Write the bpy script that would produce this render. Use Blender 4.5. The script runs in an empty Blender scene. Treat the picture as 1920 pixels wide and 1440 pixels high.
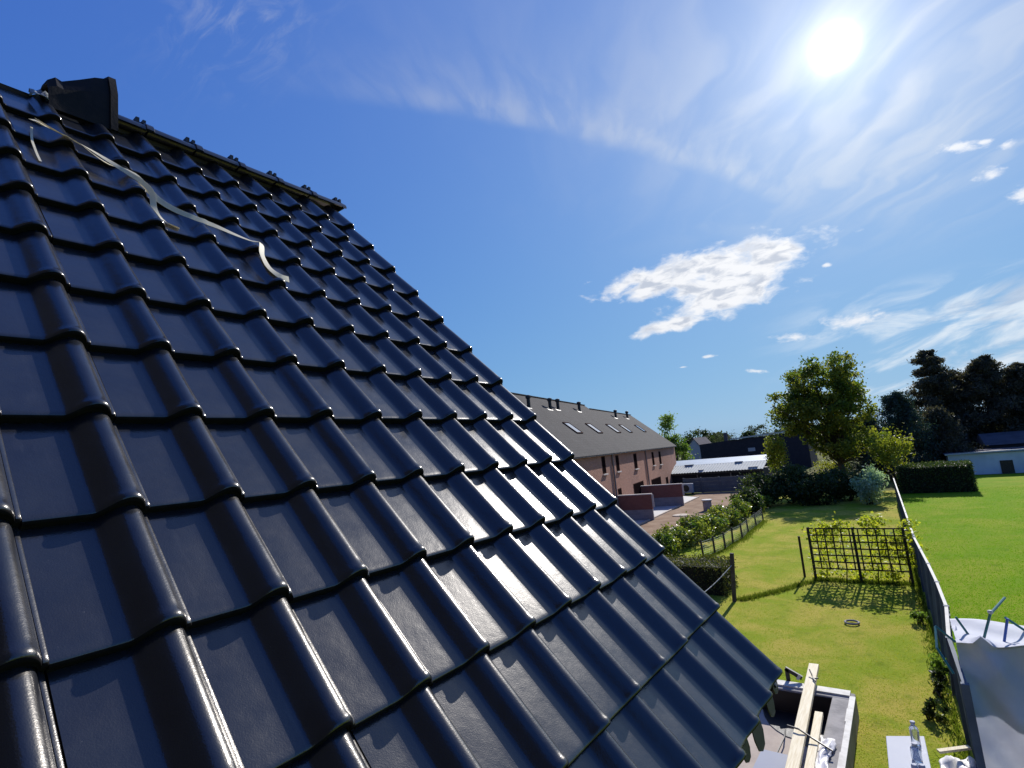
import bpy, math, random
import numpy as np
from mathutils import Vector, Matrix

SC = bpy.context.scene
R = math.radians
# ------------------------------------------------------------------ camera
cam_d = bpy.data.cameras.new('camera')
cam = bpy.data.objects.new('camera', cam_d)
SC.collection.objects.link(cam)
SC.camera = cam
cam_d.sensor_width = 36
cam_d.lens = 36 * 980.9 / 1920
cam_d.clip_start = 0.05
cam_d.clip_end = 4000
RT = Vector((0.80208045, 0.5902903, -0.09068802))
UP = Vector((0.1566651, -0.06143293, 0.98573934))
FW = Vector((-0.57630113, 0.8048499, 0.14175204))
CH = 5.2
cm = Matrix(((RT.x, UP.x, -FW.x, 0), (RT.y, UP.y, -FW.y, 0), (RT.z, UP.z, -FW.z, CH), (0, 0, 0, 1)))
cam.matrix_world = cm

# ------------------------------------------------------------------ render settings
SC.render.engine = 'CYCLES'
SC.cycles.use_denoising = True
SC.cycles.max_bounces = 5
SC.cycles.transparent_max_bounces = 8
SC.cycles.sample_clamp_indirect = 4
SC.view_settings.view_transform = 'Standard'
SC.view_settings.look = 'None'
SC.view_settings.gamma = 1
SC.view_settings.use_curve_mapping = False
SC.view_settings.exposure = 0.32

SUN_EL, SUN_AZ = R(32.47), R(0.965)          # azimuth from +Y towards +X
SUN = Vector((math.cos(SUN_EL) * math.sin(SUN_AZ), math.cos(SUN_EL) * math.cos(SUN_AZ), math.sin(SUN_EL)))


# ------------------------------------------------------------------ node helper
class NT:
    def __init__(s, tree):
        s.t = tree; s.n = tree.nodes; s.l = tree.links

    def put(s, sock, v):
        if isinstance(v, bpy.types.NodeSocket):
            s.l.new(v, sock)
        elif v is not None:
            if isinstance(v, (tuple, list, Vector)) and sock.type == 'RGBA' and len(v) == 3:
                v = (*v, 1)
            sock.default_value = v

    def m(s, op, a, b=None, c=None, clamp=False):
        n = s.n.new('ShaderNodeMath'); n.operation = op; n.use_clamp = clamp
        s.put(n.inputs[0], a); s.put(n.inputs[1], b); s.put(n.inputs[2], c)
        return n.outputs[0]

    def v(s, op, a, b=None):
        n = s.n.new('ShaderNodeVectorMath'); n.operation = op
        s.put(n.inputs[0], a)
        if op == 'SCALE':
            s.put(n.inputs['Scale'], b)
        else:
            s.put(n.inputs[1], b)
        return n.outputs['Value'] if op in ('DOT_PRODUCT', 'LENGTH', 'DISTANCE') else n.outputs[0]

    def comb(s, x, y, z=0.0):
        n = s.n.new('ShaderNodeCombineXYZ'); s.put(n.inputs[0], x); s.put(n.inputs[1], y); s.put(n.inputs[2], z)
        return n.outputs[0]

    def sep(s, a):
        n = s.n.new('ShaderNodeSeparateXYZ'); s.put(n.inputs[0], a); return n.outputs

    def noise(s, vec, scale, detail=4, rough=.5, dist=0.0):
        n = s.n.new('ShaderNodeTexNoise'); s.put(n.inputs['Vector'], vec)
        s.put(n.inputs['Scale'], scale); s.put(n.inputs['Detail'], detail)
        s.put(n.inputs['Roughness'], rough); s.put(n.inputs['Distortion'], dist)
        return n.outputs[0]

    def ss(s, x, a, b, lo=0.0, hi=1.0, kind='SMOOTHSTEP'):
        n = s.n.new('ShaderNodeMapRange'); n.interpolation_type = kind; n.clamp = True
        s.put(n.inputs[0], x); s.put(n.inputs[1], a); s.put(n.inputs[2], b); s.put(n.inputs[3], lo); s.put(n.inputs[4], hi)
        return n.outputs[0]

    def mix(s, f, a, b, blend='MIX'):
        n = s.n.new('ShaderNodeMix'); n.data_type = 'RGBA'; n.blend_type = blend
        s.put(n.inputs[0], f); s.put(n.inputs[6], a); s.put(n.inputs[7], b)
        return n.outputs[2]


# ------------------------------------------------------------------ world: sky, aureole, clouds
W = bpy.data.worlds.new('World'); SC.world = W; W.use_nodes = True
q = NT(W.node_tree); q.n.clear()
sky = q.n.new('ShaderNodeTexSky'); sky.sky_type = 'NISHITA'; sky.sun_disc = False
sky.sun_elevation = SUN_EL; sky.sun_rotation = SUN_AZ
sky.altitude = 50; sky.air_density = 1.0; sky.dust_density = 0.15; sky.ozone_density = 3.0
D = q.v('NORMALIZE', q.n.new('ShaderNodeTexCoord').outputs['Generated'])
dx, dy, dz = q.sep(D)
col = q.mix(1.0, sky.outputs[0], (1.05, 1.22, 1.45), 'MULTIPLY')
# shoulder of the camera's film: bright horizon air is held back, deep blue overhead kept
col = q.v('MULTIPLY', q.v('DIVIDE', col, q.v('ADD', col, Vector((9.55, 7.33, 2.13)))), Vector((5.07, 7.17, 7.85)))
# angle from the sun, in degrees
ang = q.m('DEGREES', q.m('ARCCOSINE', q.m('MINIMUM', q.v('DOT_PRODUCT', D, SUN), 0.999999)))
# altitude plane coordinates
iz = q.m('DIVIDE', 1.0, q.m('MAXIMUM', dz, 0.03))
px, py = q.m('MULTIPLY', dx, iz), q.m('MULTIPLY', dy, iz)
P = q.comb(px, py, 0.0)
above = q.ss(dz, 0.0, 0.03)


def gauss(x, w):
    return q.m('EXPONENT', q.m('MULTIPLY', q.m('POWER', q.m('DIVIDE', x, w), 2.0), -1.0))


# tangent coordinates round the big cumulus
CF = Vector((-0.218, 0.940, 0.264)).normalized()
CR = CF.cross(Vector((0, 0, 1))).normalized(); CU = CR.cross(CF)
cf = q.m('MAXIMUM', q.v('DOT_PRODUCT', D, CF), 0.05)
cu = q.m('DIVIDE', q.v('DOT_PRODUCT', D, CR), cf)
cv = q.m('DIVIDE', q.v('DOT_PRODUCT', D, CU), cf)
cfront = q.ss(q.v('DOT_PRODUCT', D, CF), 0.3, 0.5)


def ell(u0, v0, a, b, rot=0.0):
    """1 at the centre, 0 on the rim of a rotated ellipse, negative outside."""
    c, s_ = math.cos(rot), math.sin(rot)
    du, dv = q.m('SUBTRACT', cu, u0), q.m('SUBTRACT', cv, v0)
    x = q.m('ADD', q.m('MULTIPLY', du, c / a), q.m('MULTIPLY', dv, s_ / a))
    y = q.m('ADD', q.m('MULTIPLY', du, -s_ / b), q.m('MULTIPLY', dv, c / b))
    return q.m('SUBTRACT', 1.0, q.m('SQRT', q.m('ADD', q.m('MULTIPLY', x, x), q.m('MULTIPLY', y, y))))


def union(l):
    r = l[0]
    for k in l[1:]:
        r = q.m('SMOOTH_MAX', r, k, 0.15)
    return r


# ---- cirrus: a long feathered edge across the sky and a veil round the sun
A0 = Vector((-1.21, 0.61, 0)); B0 = Vector((-0.29, 2.40, 0))
ed = (B0 - A0).normalized(); en = Vector((ed.y, -ed.x, 0)) * 1.0
rel = q.v('SUBTRACT', P, A0)
al = q.v('DOT_PRODUCT', rel, ed)
warp = q.m('MULTIPLY', q.m('SUBTRACT', q.noise(P, 3.2, 4, .55), .5), 0.30)
bow = q.m('MULTIPLY', q.m('MULTIPLY', al, q.m('SUBTRACT', 2.05, al)), 0.105)
ac = q.m('SUBTRACT', q.m('ADD', q.v('DOT_PRODUCT', rel, en), q.m('MULTIPLY', warp, .35)), bow)
st = q.comb(q.m('ADD', q.m('MULTIPLY', al, 5.0), q.m('MULTIPLY', ac, 3.5)), q.m('MULTIPLY', ac, 2.2), 0.0)
fib = q.noise(st, 2.2, 6, .52, .5)
edge = q.m('MULTIPLY', q.ss(ac, -0.045, 0.06), q.m('EXPONENT', q.m('MULTIPLY', q.m('MAXIMUM', ac, 0.0), -6.5)))
edge = q.m('MULTIPLY', edge, q.m('MULTIPLY', q.ss(al, -0.05, 0.75), q.ss(al, 2.45, 1.75)))
cir1 = q.m('MULTIPLY', edge, q.ss(fib, .30, .75, .20, .85))
# second wisp high on the left
wis = q.m('MULTIPLY', gauss(q.m('SUBTRACT', px, -1.02), .22), gauss(q.m('SUBTRACT', py, 0.52), .12))
cir1b = q.m('MULTIPLY', wis, q.ss(q.noise(q.comb(q.m('MULTIPLY', px, 3.0), q.m('MULTIPLY', py, 9.0)), 2.0, 6, .6, 1.0), .45, .8, 0, .5))
# veil round and right of the sun, drawn out in streaks
sp = q.v('SUBTRACT', P, Vector((0.03, 1.57, 0)))
wv = q.n.new('ShaderNodeTexNoise'); q.put(wv.inputs['Vector'], P); wv.inputs['Scale'].default_value = 1.6; wv.inputs['Detail'].default_value = 3
wvv = q.v('ADD', P, q.v('SCALE', q.v('SUBTRACT', wv.outputs[1], Vector((.5, .5, .5))), .55))
rx = q.v('DOT_PRODUCT', wvv, Vector((0.86, 0.5, 0))); ry = q.v('DOT_PRODUCT', wvv, Vector((-0.5, 0.86, 0)))
v1 = q.noise(q.comb(q.m('MULTIPLY', rx, 4.2), q.m('MULTIPLY', ry, 1.2), 3.1), 1.5, 4, .45, .3)
vm = q.m('MULTIPLY', gauss(q.m('SUBTRACT', px, 0.30), .75), gauss(q.m('SUBTRACT', py, 1.95), 1.15))
veil = q.m('MULTIPLY', vm, q.ss(v1, .36, .74, .18, 1.0))
cirrus = q.m('MINIMUM', q.m('ADD', q.m('ADD', cir1, cir1b), veil), .9)
lit = q.m('ADD', 6.6, q.m('MULTIPLY', q.m('EXPONENT', q.m('MULTIPLY', ang, -.09)), 2.0))
circ = q.mix(1.0, (0.93, 0.97, 1.0), q.comb(lit, lit, lit), 'MULTIPLY')
col = q.mix(q.m('MULTIPLY', q.m('MULTIPLY', cirrus, above), .56), col, circ)

# ---- streaky low stratus towards the horizon on the right
lowm = q.m('MULTIPLY', q.ss(cv, -0.03, -0.10), q.ss(cv, -0.30, -0.20))
lowm = q.m('MULTIPLY', lowm, q.ss(cu, 0.02, 0.30))
ls = q.comb(q.m('ADD', q.m('MULTIPLY', cu, 7.0), q.m('MULTIPLY', cv, 5.0)), q.m('SUBTRACT', q.m('MULTIPLY', cv, 25.0), q.m('MULTIPLY', cu, 6.0)), 7.7)
ln = q.noise(ls, 1.0, 7, .58, .5)
low = q.m('MULTIPLY', lowm, q.ss(ln, .40, .64))
lsh = q.noise(q.v('ADD', ls, Vector((0.1, -0.55, 0))), 1.0, 5, .55, .5)
lowc = q.mix(q.ss(lsh, .48, .68), (7.2, 7.9, 8.6), (4.3, 5.2, 6.6))
col = q.mix(q.m('MULTIPLY', low, .82), col, lowc)

# ---- cumulus and its small companions
big = union([ell(.02, .012, .125, .055, .25), ell(-0.02, 0.040, .215, .036, .04), ell(.085, .032, .075, .046, 0.0), ell(.01, -.020, .12, .040, .12),
             ell(-.075, -.050, .085, .018, .05), ell(-.10, .030, .085, .026, .12)])
cw = q.n.new('ShaderNodeTexNoise'); q.put(cw.inputs['Vector'], q.comb(cu, cv)); cw.inputs['Scale'].default_value = 16; cw.inputs['Detail'].default_value = 3
off = q.v('SCALE', q.v('SUBTRACT', cw.outputs[1], Vector((.5, .5, .5))), .035)
cc = q.v('ADD', q.comb(cu, q.m('MULTIPLY', cv, 1.9)), off)
n1 = q.noise(cc, 19, 7, .58, .2)
den = q.m('ADD', big, q.m('MULTIPLY', q.m('SUBTRACT', n1, .5), 1.9))
puffs = union([ell(.359, .134, .040, .010, -.15), ell(.386, .132, .016, .006), ell(.413, .121, .014, .007, .3), ell(.389, .086, .022, .012, .3),
               ell(.425, .047, .020, .017), ell(.172, .002, .010, .005), ell(-.026, -.118, .016, .004), ell(-.074, -.130, .012, .003),
               ell(.048, -.156, .022, .005, -.2), ell(.11, -.107, .05, .009, -.1), ell(.20, -.095, .06, .016, -.05)])
den2 = q.m('ADD', puffs, q.m('MULTIPLY', q.m('SUBTRACT', q.noise(cc, 48, 6, .6), .55), 2.0))
cl = q.m('MULTIPLY', q.m('MAXIMUM', q.ss(den, .02, .58), q.m('MULTIPLY', q.ss(den2, .0, .9), .85)), cfront)
# thickness decides brightness: thin parts let the sun through, thick bellies are grey
n2 = q.noise(q.v('ADD', q.comb(cu, q.m('MULTIPLY', cv, 2.6)), off), 22, 6, .55, .3)
thick = q.m('MULTIPLY', q.ss(den, .22, .70), q.ss(n2, .43, .62))
cumc = q.mix(thick, (8.4, 8.5, 8.8), (4.7, 5.2, 6.2))
col = q.mix(q.m('MULTIPLY', cl, .96), col, cumc)

# ---- forward scattering round the sun in the thin ice cloud, and the sun's own white core
g1 = q.m('MULTIPLY', q.m('EXPONENT', q.m('MULTIPLY', ang, -.12)), 2.3)
g2 = q.m('MULTIPLY', q.m('EXPONENT', q.m('MULTIPLY', ang, -.50)), 5.0)
core = q.m('MULTIPLY', q.m('EXPONENT', q.m('MULTIPLY', q.m('POWER', q.m('DIVIDE', ang, .95), 2.0), -1.0)), 70.0)
g0 = q.m('MULTIPLY', q.m('EXPONENT', q.m('MULTIPLY', ang, -.040)), 1.7)
gl = q.m('MULTIPLY', q.m('ADD', g0, q.m('ADD', q.m('ADD', g1, g2), core)), above)
col = q.mix(1.0, col, q.mix(1.0, (1.0, .985, .95), q.comb(gl, gl, gl), 'MULTIPLY'), 'ADD')
bg = q.n.new('ShaderNodeBackground'); q.put(bg.inputs[0], col); bg.inputs[1].default_value = 0.083
W.cycles.sampling_method = 'MANUAL'; W.cycles.sample_map_resolution = 256
wo = q.n.new('ShaderNodeOutputWorld'); q.l.new(bg.outputs[0], wo.inputs[0])

# ------------------------------------------------------------------ sun
sd = bpy.data.lights.new('sun', 'SUN'); sd.energy = 5.0; sd.angle = R(0.53); sd.color = (1.0, .965, .92)
so = bpy.data.objects.new('sun', sd); SC.collection.objects.link(so)
so.rotation_mode = 'QUATERNION'; so.rotation_quaternion = SUN.to_track_quat('Z', 'Y'); so.location = SUN * 60


# ------------------------------------------------------------------ materials
def mat(name, base=(.5, .5, .5), rough=.6, spec=.5, metal=0.0, var=None, vscale=4.0, vdetail=5, bump=0.0, bscale=40.0, coat=0.0, crough=.1,
        trans=0.0, alpha=1.0, vec='Object', tint=None, transl=0.0, rvar=0.0, tt=(1.35, 1.45, .75), stretch=None):
    M = bpy.data.materials.new(name); M.use_nodes = True
    k = NT(M.node_tree); b = k.n['Principled BSDF']
    tc = k.n.new('ShaderNodeTexCoord').outputs[vec]
    if stretch: tc = k.v('MULTIPLY', tc, Vector(stretch))
    c = base
    if var:
        f = k.ss(k.noise(tc, vscale, vdetail, .6), .32, .70)
        c = k.mix(f, base, var)
    if tint:
        a = k.n.new('ShaderNodeAttribute'); a.attribute_name = 'tint'
        c = k.mix(a.outputs['Fac'], c, tint)
    k.put(b.inputs['Base Color'], c)
    if rvar:
        k.put(b.inputs['Roughness'], k.ss(k.noise(tc, vscale * 1.7, 4, .6), .3, .7, rough - rvar, rough + rvar))
    else:
        b.inputs['Roughness'].default_value = rough
    b.inputs['Specular IOR Level'].default_value = spec
    b.inputs['Metallic'].default_value = metal
    b.inputs['Coat Weight'].default_value = coat; b.inputs['Coat Roughness'].default_value = crough
    b.inputs['Transmission Weight'].default_value = trans
    if bump:
        bn = k.n.new('ShaderNodeBump'); bn.inputs['Strength'].default_value = bump; bn.inputs['Distance'].default_value = .01
        k.put(bn.inputs['Height'], k.noise(tc, bscale, 5, .6)); k.l.new(bn.outputs[0], b.inputs['Normal'])
    if transl:
        t = k.n.new('ShaderNodeBsdfTranslucent'); k.put(t.inputs[0], k.mix(1.0, c, tt, 'MULTIPLY') if not isinstance(c, tuple) else tuple(x * 1.3 for x in c))
        mx = k.n.new('ShaderNodeMixShader'); mx.inputs[0].default_value = transl
        k.l.new(b.outputs[0], mx.inputs[1]); k.l.new(t.outputs[0], mx.inputs[2])
        k.l.new(mx.outputs[0], k.n['Material Output'].inputs[0])
    return M


def tile_material():
    M = bpy.data.materials.new('glazed_tile'); M.use_nodes = True
    k = NT(M.node_tree); b = k.n['Principled BSDF']
    tc = k.n.new('ShaderNodeTexCoord').outputs['Object']
    oi = k.n.new('ShaderNodeObjectInfo').outputs['Random']
    tcv = k.v('ADD', tc, k.comb(k.m('MULTIPLY', oi, 37.0), k.m('MULTIPLY', oi, 91.0), 0.0))
    c = k.mix(k.ss(k.noise(tcv, 6, 4, .6), .3, .7), (.011, .012, .017), (.016, .018, .024))
    dust = k.m('MULTIPLY', k.ss(k.noise(tcv, 130, 3, .6), .70, .78), k.ss(k.noise(tcv, 5, 3, .6), .5, .7))
    c = k.mix(k.m('MULTIPLY', dust, .35), c, (.35, .35, .36))
    smear = k.ss(k.noise(k.v('MULTIPLY', tcv, Vector((26, 4, 10))), 1.0, 5, .65), .52, .80, 0, .35)
    c = k.mix(k.m('MULTIPLY', smear, k.ss(k.noise(tcv, 3.3, 2, .5), .45, .70)), c, (.09, .09, .095))
    k.put(b.inputs['Base Color'], c)
    film = k.ss(k.noise(tcv, 9, 5, .65), .3, .7)
    k.put(b.inputs['Roughness'], k.m('ADD', .28, k.m('MULTIPLY', film, .10)))
    b2 = k.n.new('ShaderNodeBsdfPrincipled'); k.put(b2.inputs['Base Color'], c)
    k.put(b2.inputs['Roughness'], k.m('ADD', .070, k.m('MULTIPLY', k.m('ADD', film, oi), .030)))
    for p_ in (b, b2):
        p_.inputs['IOR'].default_value = 1.85
        p_.inputs['Specular Tint'].default_value = (1.0, .94, .86, 1)
    mx = k.n.new('ShaderNodeMixShader'); mx.inputs[0].default_value = .64
    k.l.new(b.outputs[0], mx.inputs[1]); k.l.new(b2.outputs[0], mx.inputs[2])
    k.l.new(mx.outputs[0], k.n['Material Output'].inputs[0])
    bn = k.n.new('ShaderNodeBump'); bn.inputs['Strength'].default_value = .25; bn.inputs['Distance'].default_value = .0012
    h = k.m('ADD', k.noise(tcv, 300, 2, .5), k.m('MULTIPLY', k.noise(tcv, 30, 3, .5), 2.2))
    k.put(bn.inputs['Height'], h)
    k.l.new(bn.outputs[0], b.inputs['Normal']); k.l.new(bn.outputs[0], b2.inputs['Normal'])
    return M


def brick_material(name, a, b_, mortar, scale=1.0, bw=.21, rh=.065):
    M = bpy.data.materials.new(name); M.use_nodes = True
    k = NT(M.node_tree); b = k.n['Principled BSDF']
    tc = k.n.new('ShaderNodeTexCoord').outputs['UV']
    t = k.n.new('ShaderNodeTexBrick'); k.put(t.inputs['Vector'], tc)
    for nm, v in (('Color1', a), ('Color2', b_), ('Mortar', mortar)):
        k.put(t.inputs[nm], v)
    t.inputs['Scale'].default_value = scale; t.inputs['Brick Width'].default_value = bw; t.inputs['Row Height'].default_value = rh
    t.inputs['Mortar Size'].default_value = .008; t.inputs['Mortar Smooth'].default_value = .1
    c = k.mix(k.ss(k.noise(tc, .6, 5, .6), .3, .75, 0, .35), t.outputs[0], tuple(x * .6 for x in a))
    k.put(b.inputs['Base Color'], c); b.inputs['Roughness'].default_value = .9; b.inputs['Specular IOR Level'].default_value = .08
    bn = k.n.new('ShaderNodeBump'); bn.inputs['Strength'].default_value = .4; bn.inputs['Distance'].default_value = .006
    k.put(bn.inputs['Height'], k.m('SUBTRACT', 1.0, t.outputs[1])); k.l.new(bn.outputs[0], b.inputs['Normal'])
    return M


def grass_material(name, green, dry, dark, s=1.0):
    M = bpy.data.materials.new(name); M.use_nodes = True
    k = NT(M.node_tree); b = k.n['Principled BSDF']
    tc = k.n.new('ShaderNodeTexCoord').outputs['Object']
    f1 = k.ss(k.noise(tc, .55 * s, 6, .65, .4), .36, .66)
    c = k.mix(f1, green, dry)
    c = k.mix(k.ss(k.noise(tc, 2.1 * s, 5, .7), .50, .78, 0, .75), c, dark)
    c = k.mix(k.ss(k.noise(tc, 14 * s, 4, .7), .48, .80, 0, .55), c, dark)
    c = k.mix(k.ss(k.noise(tc, 31 * s, 3, .6), .55, .8, 0, .5), c, dry)
    k.put(b.inputs['Base Color'], c); b.inputs['Roughness'].default_value = .95; b.inputs['Specular IOR Level'].default_value = .03
    bn = k.n.new('ShaderNodeBump'); bn.inputs['Strength'].default_value = .8; bn.inputs['Distance'].default_value = .04
    k.put(bn.inputs['Height'], k.noise(tc, 22, 5, .7)); k.l.new(bn.outputs[0], b.inputs['Normal'])
    return M


MT = {
    'tile': tile_material(),
    'tile_edge_dark': mat('unglazed_and_painted_dark', (.010, .009, .010), .9, .08, var=(.016, .014, .015), vscale=30),  # unglazed underside; also paints dark reflections into the front edge
    'lawn': grass_material('lawn_grass', (.225, .290, .022), (.400, .340, .066), (.120, .170, .016)),
    'field': grass_material('field_grass', (.150, .265, .008), (.245, .290, .025), (.085, .165, .006), .6),
    'ground': grass_material('rough_ground', (.085, .105, .025), (.150, .130, .055), (.05, .065, .018), .3),
    'blade': mat('grass_blade', (.20, .29, .014), .8, .04, tint=(.40, .35, .05), transl=.5),
    'fieldblade': mat('field_blade', (.12, .27, .004), .8, .04, tint=(.19, .31, .008), transl=.5),
    'darkblade': mat('long_grass_blade', (.06, .10, .010), .8, .05, tint=(.17, .19, .03), transl=.4),
    'soil': mat('bare_soil', (.20, .125, .078), .95, .1, var=(.30, .21, .14), vscale=.9, bump=.8, bscale=9),
    'terrace': mat('dusty_concrete', (.46, .39, .32), .9, .2, var=(.36, .30, .25), vscale=1.8, bump=.3, bscale=30),
    'slab': mat('pale_paving', (.55, .53, .49), .8, .3, var=(.46, .44, .41), vscale=.8),
    'kerb': mat('kerb_concrete', (.50, .42, .33), .85, .3, var=(.40, .34, .27)),
    'concrete': mat('rough_concrete', (.34, .32, .30), .9, .2, var=(.22, .21, .20), vscale=3.0, bump=.5, bscale=25),
    'palecap': mat('pale_edging', (.62, .60, .54), .7, .3, var=(.45, .43, .38), vscale=6),
    'deck_shade_black': mat('deck_black_and_shade', (.008, .008, .009), .45, .4, bump=.5, bscale=6),  # black of the roof deck, also of the shade painted inside the low walls
    'wood': mat('fresh_timber', (.74, .66, .47), .65, .2, var=(.60, .50, .31), vscale=9, bump=.3, bscale=40, stretch=(6, .35, 6)),
    'oldwood': mat('stained_wood', (.045, .032, .022), .8, .3, var=(.075, .055, .038), vscale=9, bump=.4, bscale=50),
    'darkpost': mat('weathered_post', (.050, .042, .034), .85, .2, var=(.09, .078, .065), vscale=7, bump=.4, bscale=40),
    'trellis': mat('dark_trellis_wood', (.030, .026, .018), .8, .2, var=(.05, .045, .03), vscale=9),
    'fence': mat('grey_blue_boards', (.095, .122, .165), .75, .2, var=(.065, .088, .125), vscale=2.2, bump=.2, bscale=30),
    'fencecap': mat('pale_fence_cap', (.46, .45, .40), .7, .3, var=(.34, .33, .30), vscale=4),
    'wire': mat('galvanised_wire', (.45, .46, .47), .45, .5, metal=.7),
    'blackmetal': mat('black_metal', (.012, .012, .014), .45, .5),
    'green_pole': mat('dark_green_pole', (.010, .13, .125), .35, .5),
    'blue_pole': mat('blue_pole', (.010, .075, .33), .35, .5),
    'white': mat('white_board', (.36, .38, .43), .6, .12, var=(.38, .40, .44), vscale=3),
    'tarp': mat('white_tarpaulin', (.74, .75, .80), .6, .12, var=(.64, .65, .72), vscale=1.6, bump=.9, bscale=4, transl=.45, tt=(1.0, 1.0, 1.02)),
    'sheet': mat('crumpled_plastic', (.78, .76, .74), .4, .5, var=(.66, .64, .64), vscale=5, bump=.4, bscale=14, transl=.12, tt=(1.0, 1.0, 1.02)),
    'strap': mat('cream_strap', (.82, .77, .62), .5, .4, var=(.74, .69, .56), vscale=12, transl=.3, tt=(1.0, 1.0, 1.02)),
    'foil': mat('grey_membrane', (.30, .33, .34), .45, .5, var=(.2, .22, .24), vscale=9, bump=.3, bscale=20),
    'clear': mat('clear_plastic', (.85, .90, .95), .08, .5, trans=.9),
    'red': mat('red_clay', (.45, .10, .055), .8, .3, var=(.34, .07, .04), vscale=9),
    'brick': brick_material('salmon_brick', (.45, .235, .165), (.37, .19, .13), (.39, .28, .22)),
    'redbrick': brick_material('red_brown_brick', (.235, .085, .068), (.175, .062, .052), (.25, .17, .14)),
    'greyblock': brick_material('grey_block', (.30, .28, .28), (.24, .22, .23), (.33, .31, .31), 1, .4, .2),
    'slate': brick_material('slate_courses', (.066, .061, .058), (.080, .074, .070), (.038, .036, .034), 1, .33, .28),
    'frame': mat('dark_window_frame', (.040, .016, .014), .9, .02),
    'glass': mat('window_glass', (.014, .009, .009), .7, .0),
    'skylight': mat('skylight_glass', (.30, .33, .36), .06, .9),
    'sill': mat('stone_sill', (.52, .47, .43), .7, .3),
    'pipe': mat('zinc_pipe', (.19, .15, .14), .5, .5),
    'flue': mat('flue_black', (.018, .018, .020), .5, .4),
    'panel': mat('concrete_panel', (.135, .145, .160), .85, .2, var=(.10, .108, .12), vscale=1.2),
    'corrugated': mat('pale_sheet_roof', (.36, .38, .37), .7, .2, var=(.28, .31, .31), vscale=1.2),
    'bluesheet': mat('blue_grey_roof', (.20, .27, .34), .55, .4, var=(.26, .34, .42), vscale=1.5),
    'darkroof': mat('dark_tile_roof', (.022, .020, .028), .75, .3, var=(.032, .028, .036), vscale=2),
    'whitewall': mat('white_render', (.60, .62, .70), .85, .2, var=(.48, .50, .58), vscale=.7),
    'paleroof': mat('pale_gable', (.42, .40, .40), .8, .2),
    'greyroof': mat('grey_roof', (.10, .09, .105), .9, .08, var=(.07, .065, .075), vscale=1),
    'housewall': brick_material('house_brick', (.24, .10, .07), (.18, .08, .06), (.3, .26, .22)),
    'batten': mat('roof_batten', (.20, .13, .07), .8, .2),
    'bark': mat('bark', (.055, .042, .032), .9, .1, var=(.085, .068, .05), vscale=5, bump=.6, bscale=14),
    'leaf_tree': mat('tree_leaf', (.075, .115, .016), .55, .35, tint=(.230, .215, .034), transl=.52),
    'leaf_yellow': mat('yellow_green_leaf', (.16, .20, .018), .5, .35, tint=(.30, .28, .035), transl=.45),
    'leaf_vine': mat('vine_leaf', (.20, .26, .020), .5, .35, tint=(.48, .46, .05), transl=.5),
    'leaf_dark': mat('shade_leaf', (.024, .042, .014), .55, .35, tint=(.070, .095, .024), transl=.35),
    'leaf_laurel': mat('laurel_leaf', (.06, .115, .018), .36, .45, tint=(.26, .27, .05), transl=.4),
    'leaf_silver': mat('silver_leaf', (.26, .36, .26), .5, .4, tint=(.46, .54, .42), transl=.4),
    'leaf_hedge': mat('hedge_leaf', (.035, .060, .012), .55, .3, tint=(.15, .14, .03), transl=.3),
    'leaf_light': mat('light_green_leaf', (.085, .15, .022), .5, .35, tint=(.17, .24, .05), transl=.45),
    'needle': mat('conifer_needle', (.040, .042, .030), .6, .3, tint=(.105, .085, .060), transl=.3),
    'needle_blue': mat('spruce_needle', (.025, .045, .042), .6, .3, tint=(.055, .085, .07), transl=.2),
    'leaf_far': mat('far_leaf', (.040, .055, .026), .7, .2, tint=(.085, .095, .05), transl=.3),
    'core': mat('light_block_core', (.014, .016, .009), .9, .1, var=(.03, .026, .016), vscale=6),
}


# ------------------------------------------------------------------ object helpers
def root_of(o):
    while o.parent:
        o = o.parent
    return o


def tag(o, label=None, cat=None, group=None, kind=None):
    if label: o['label'] = label
    if cat: o['category'] = cat
    if group: o['group'] = group
    if kind: o['kind'] = kind
    return o


def empty(name, loc, label, cat, group=None):
    o = bpy.data.objects.new(name, None); SC.collection.objects.link(o)
    o.empty_display_size = .2; o.location = loc
    return tag(o, label, cat, group)


def link(name, me, m, parent=None, smooth=False):
    me.materials.append(MT[m] if isinstance(m, str) else m)
    if smooth:
        me.polygons.foreach_set('use_smooth', [True] * len(me.polygons))
        if smooth is not True:
            me.set_sharp_from_angle(angle=R(smooth))
    o = bpy.data.objects.new(name, me); SC.collection.objects.link(o)
    if parent: o.parent = parent
    return o


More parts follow.
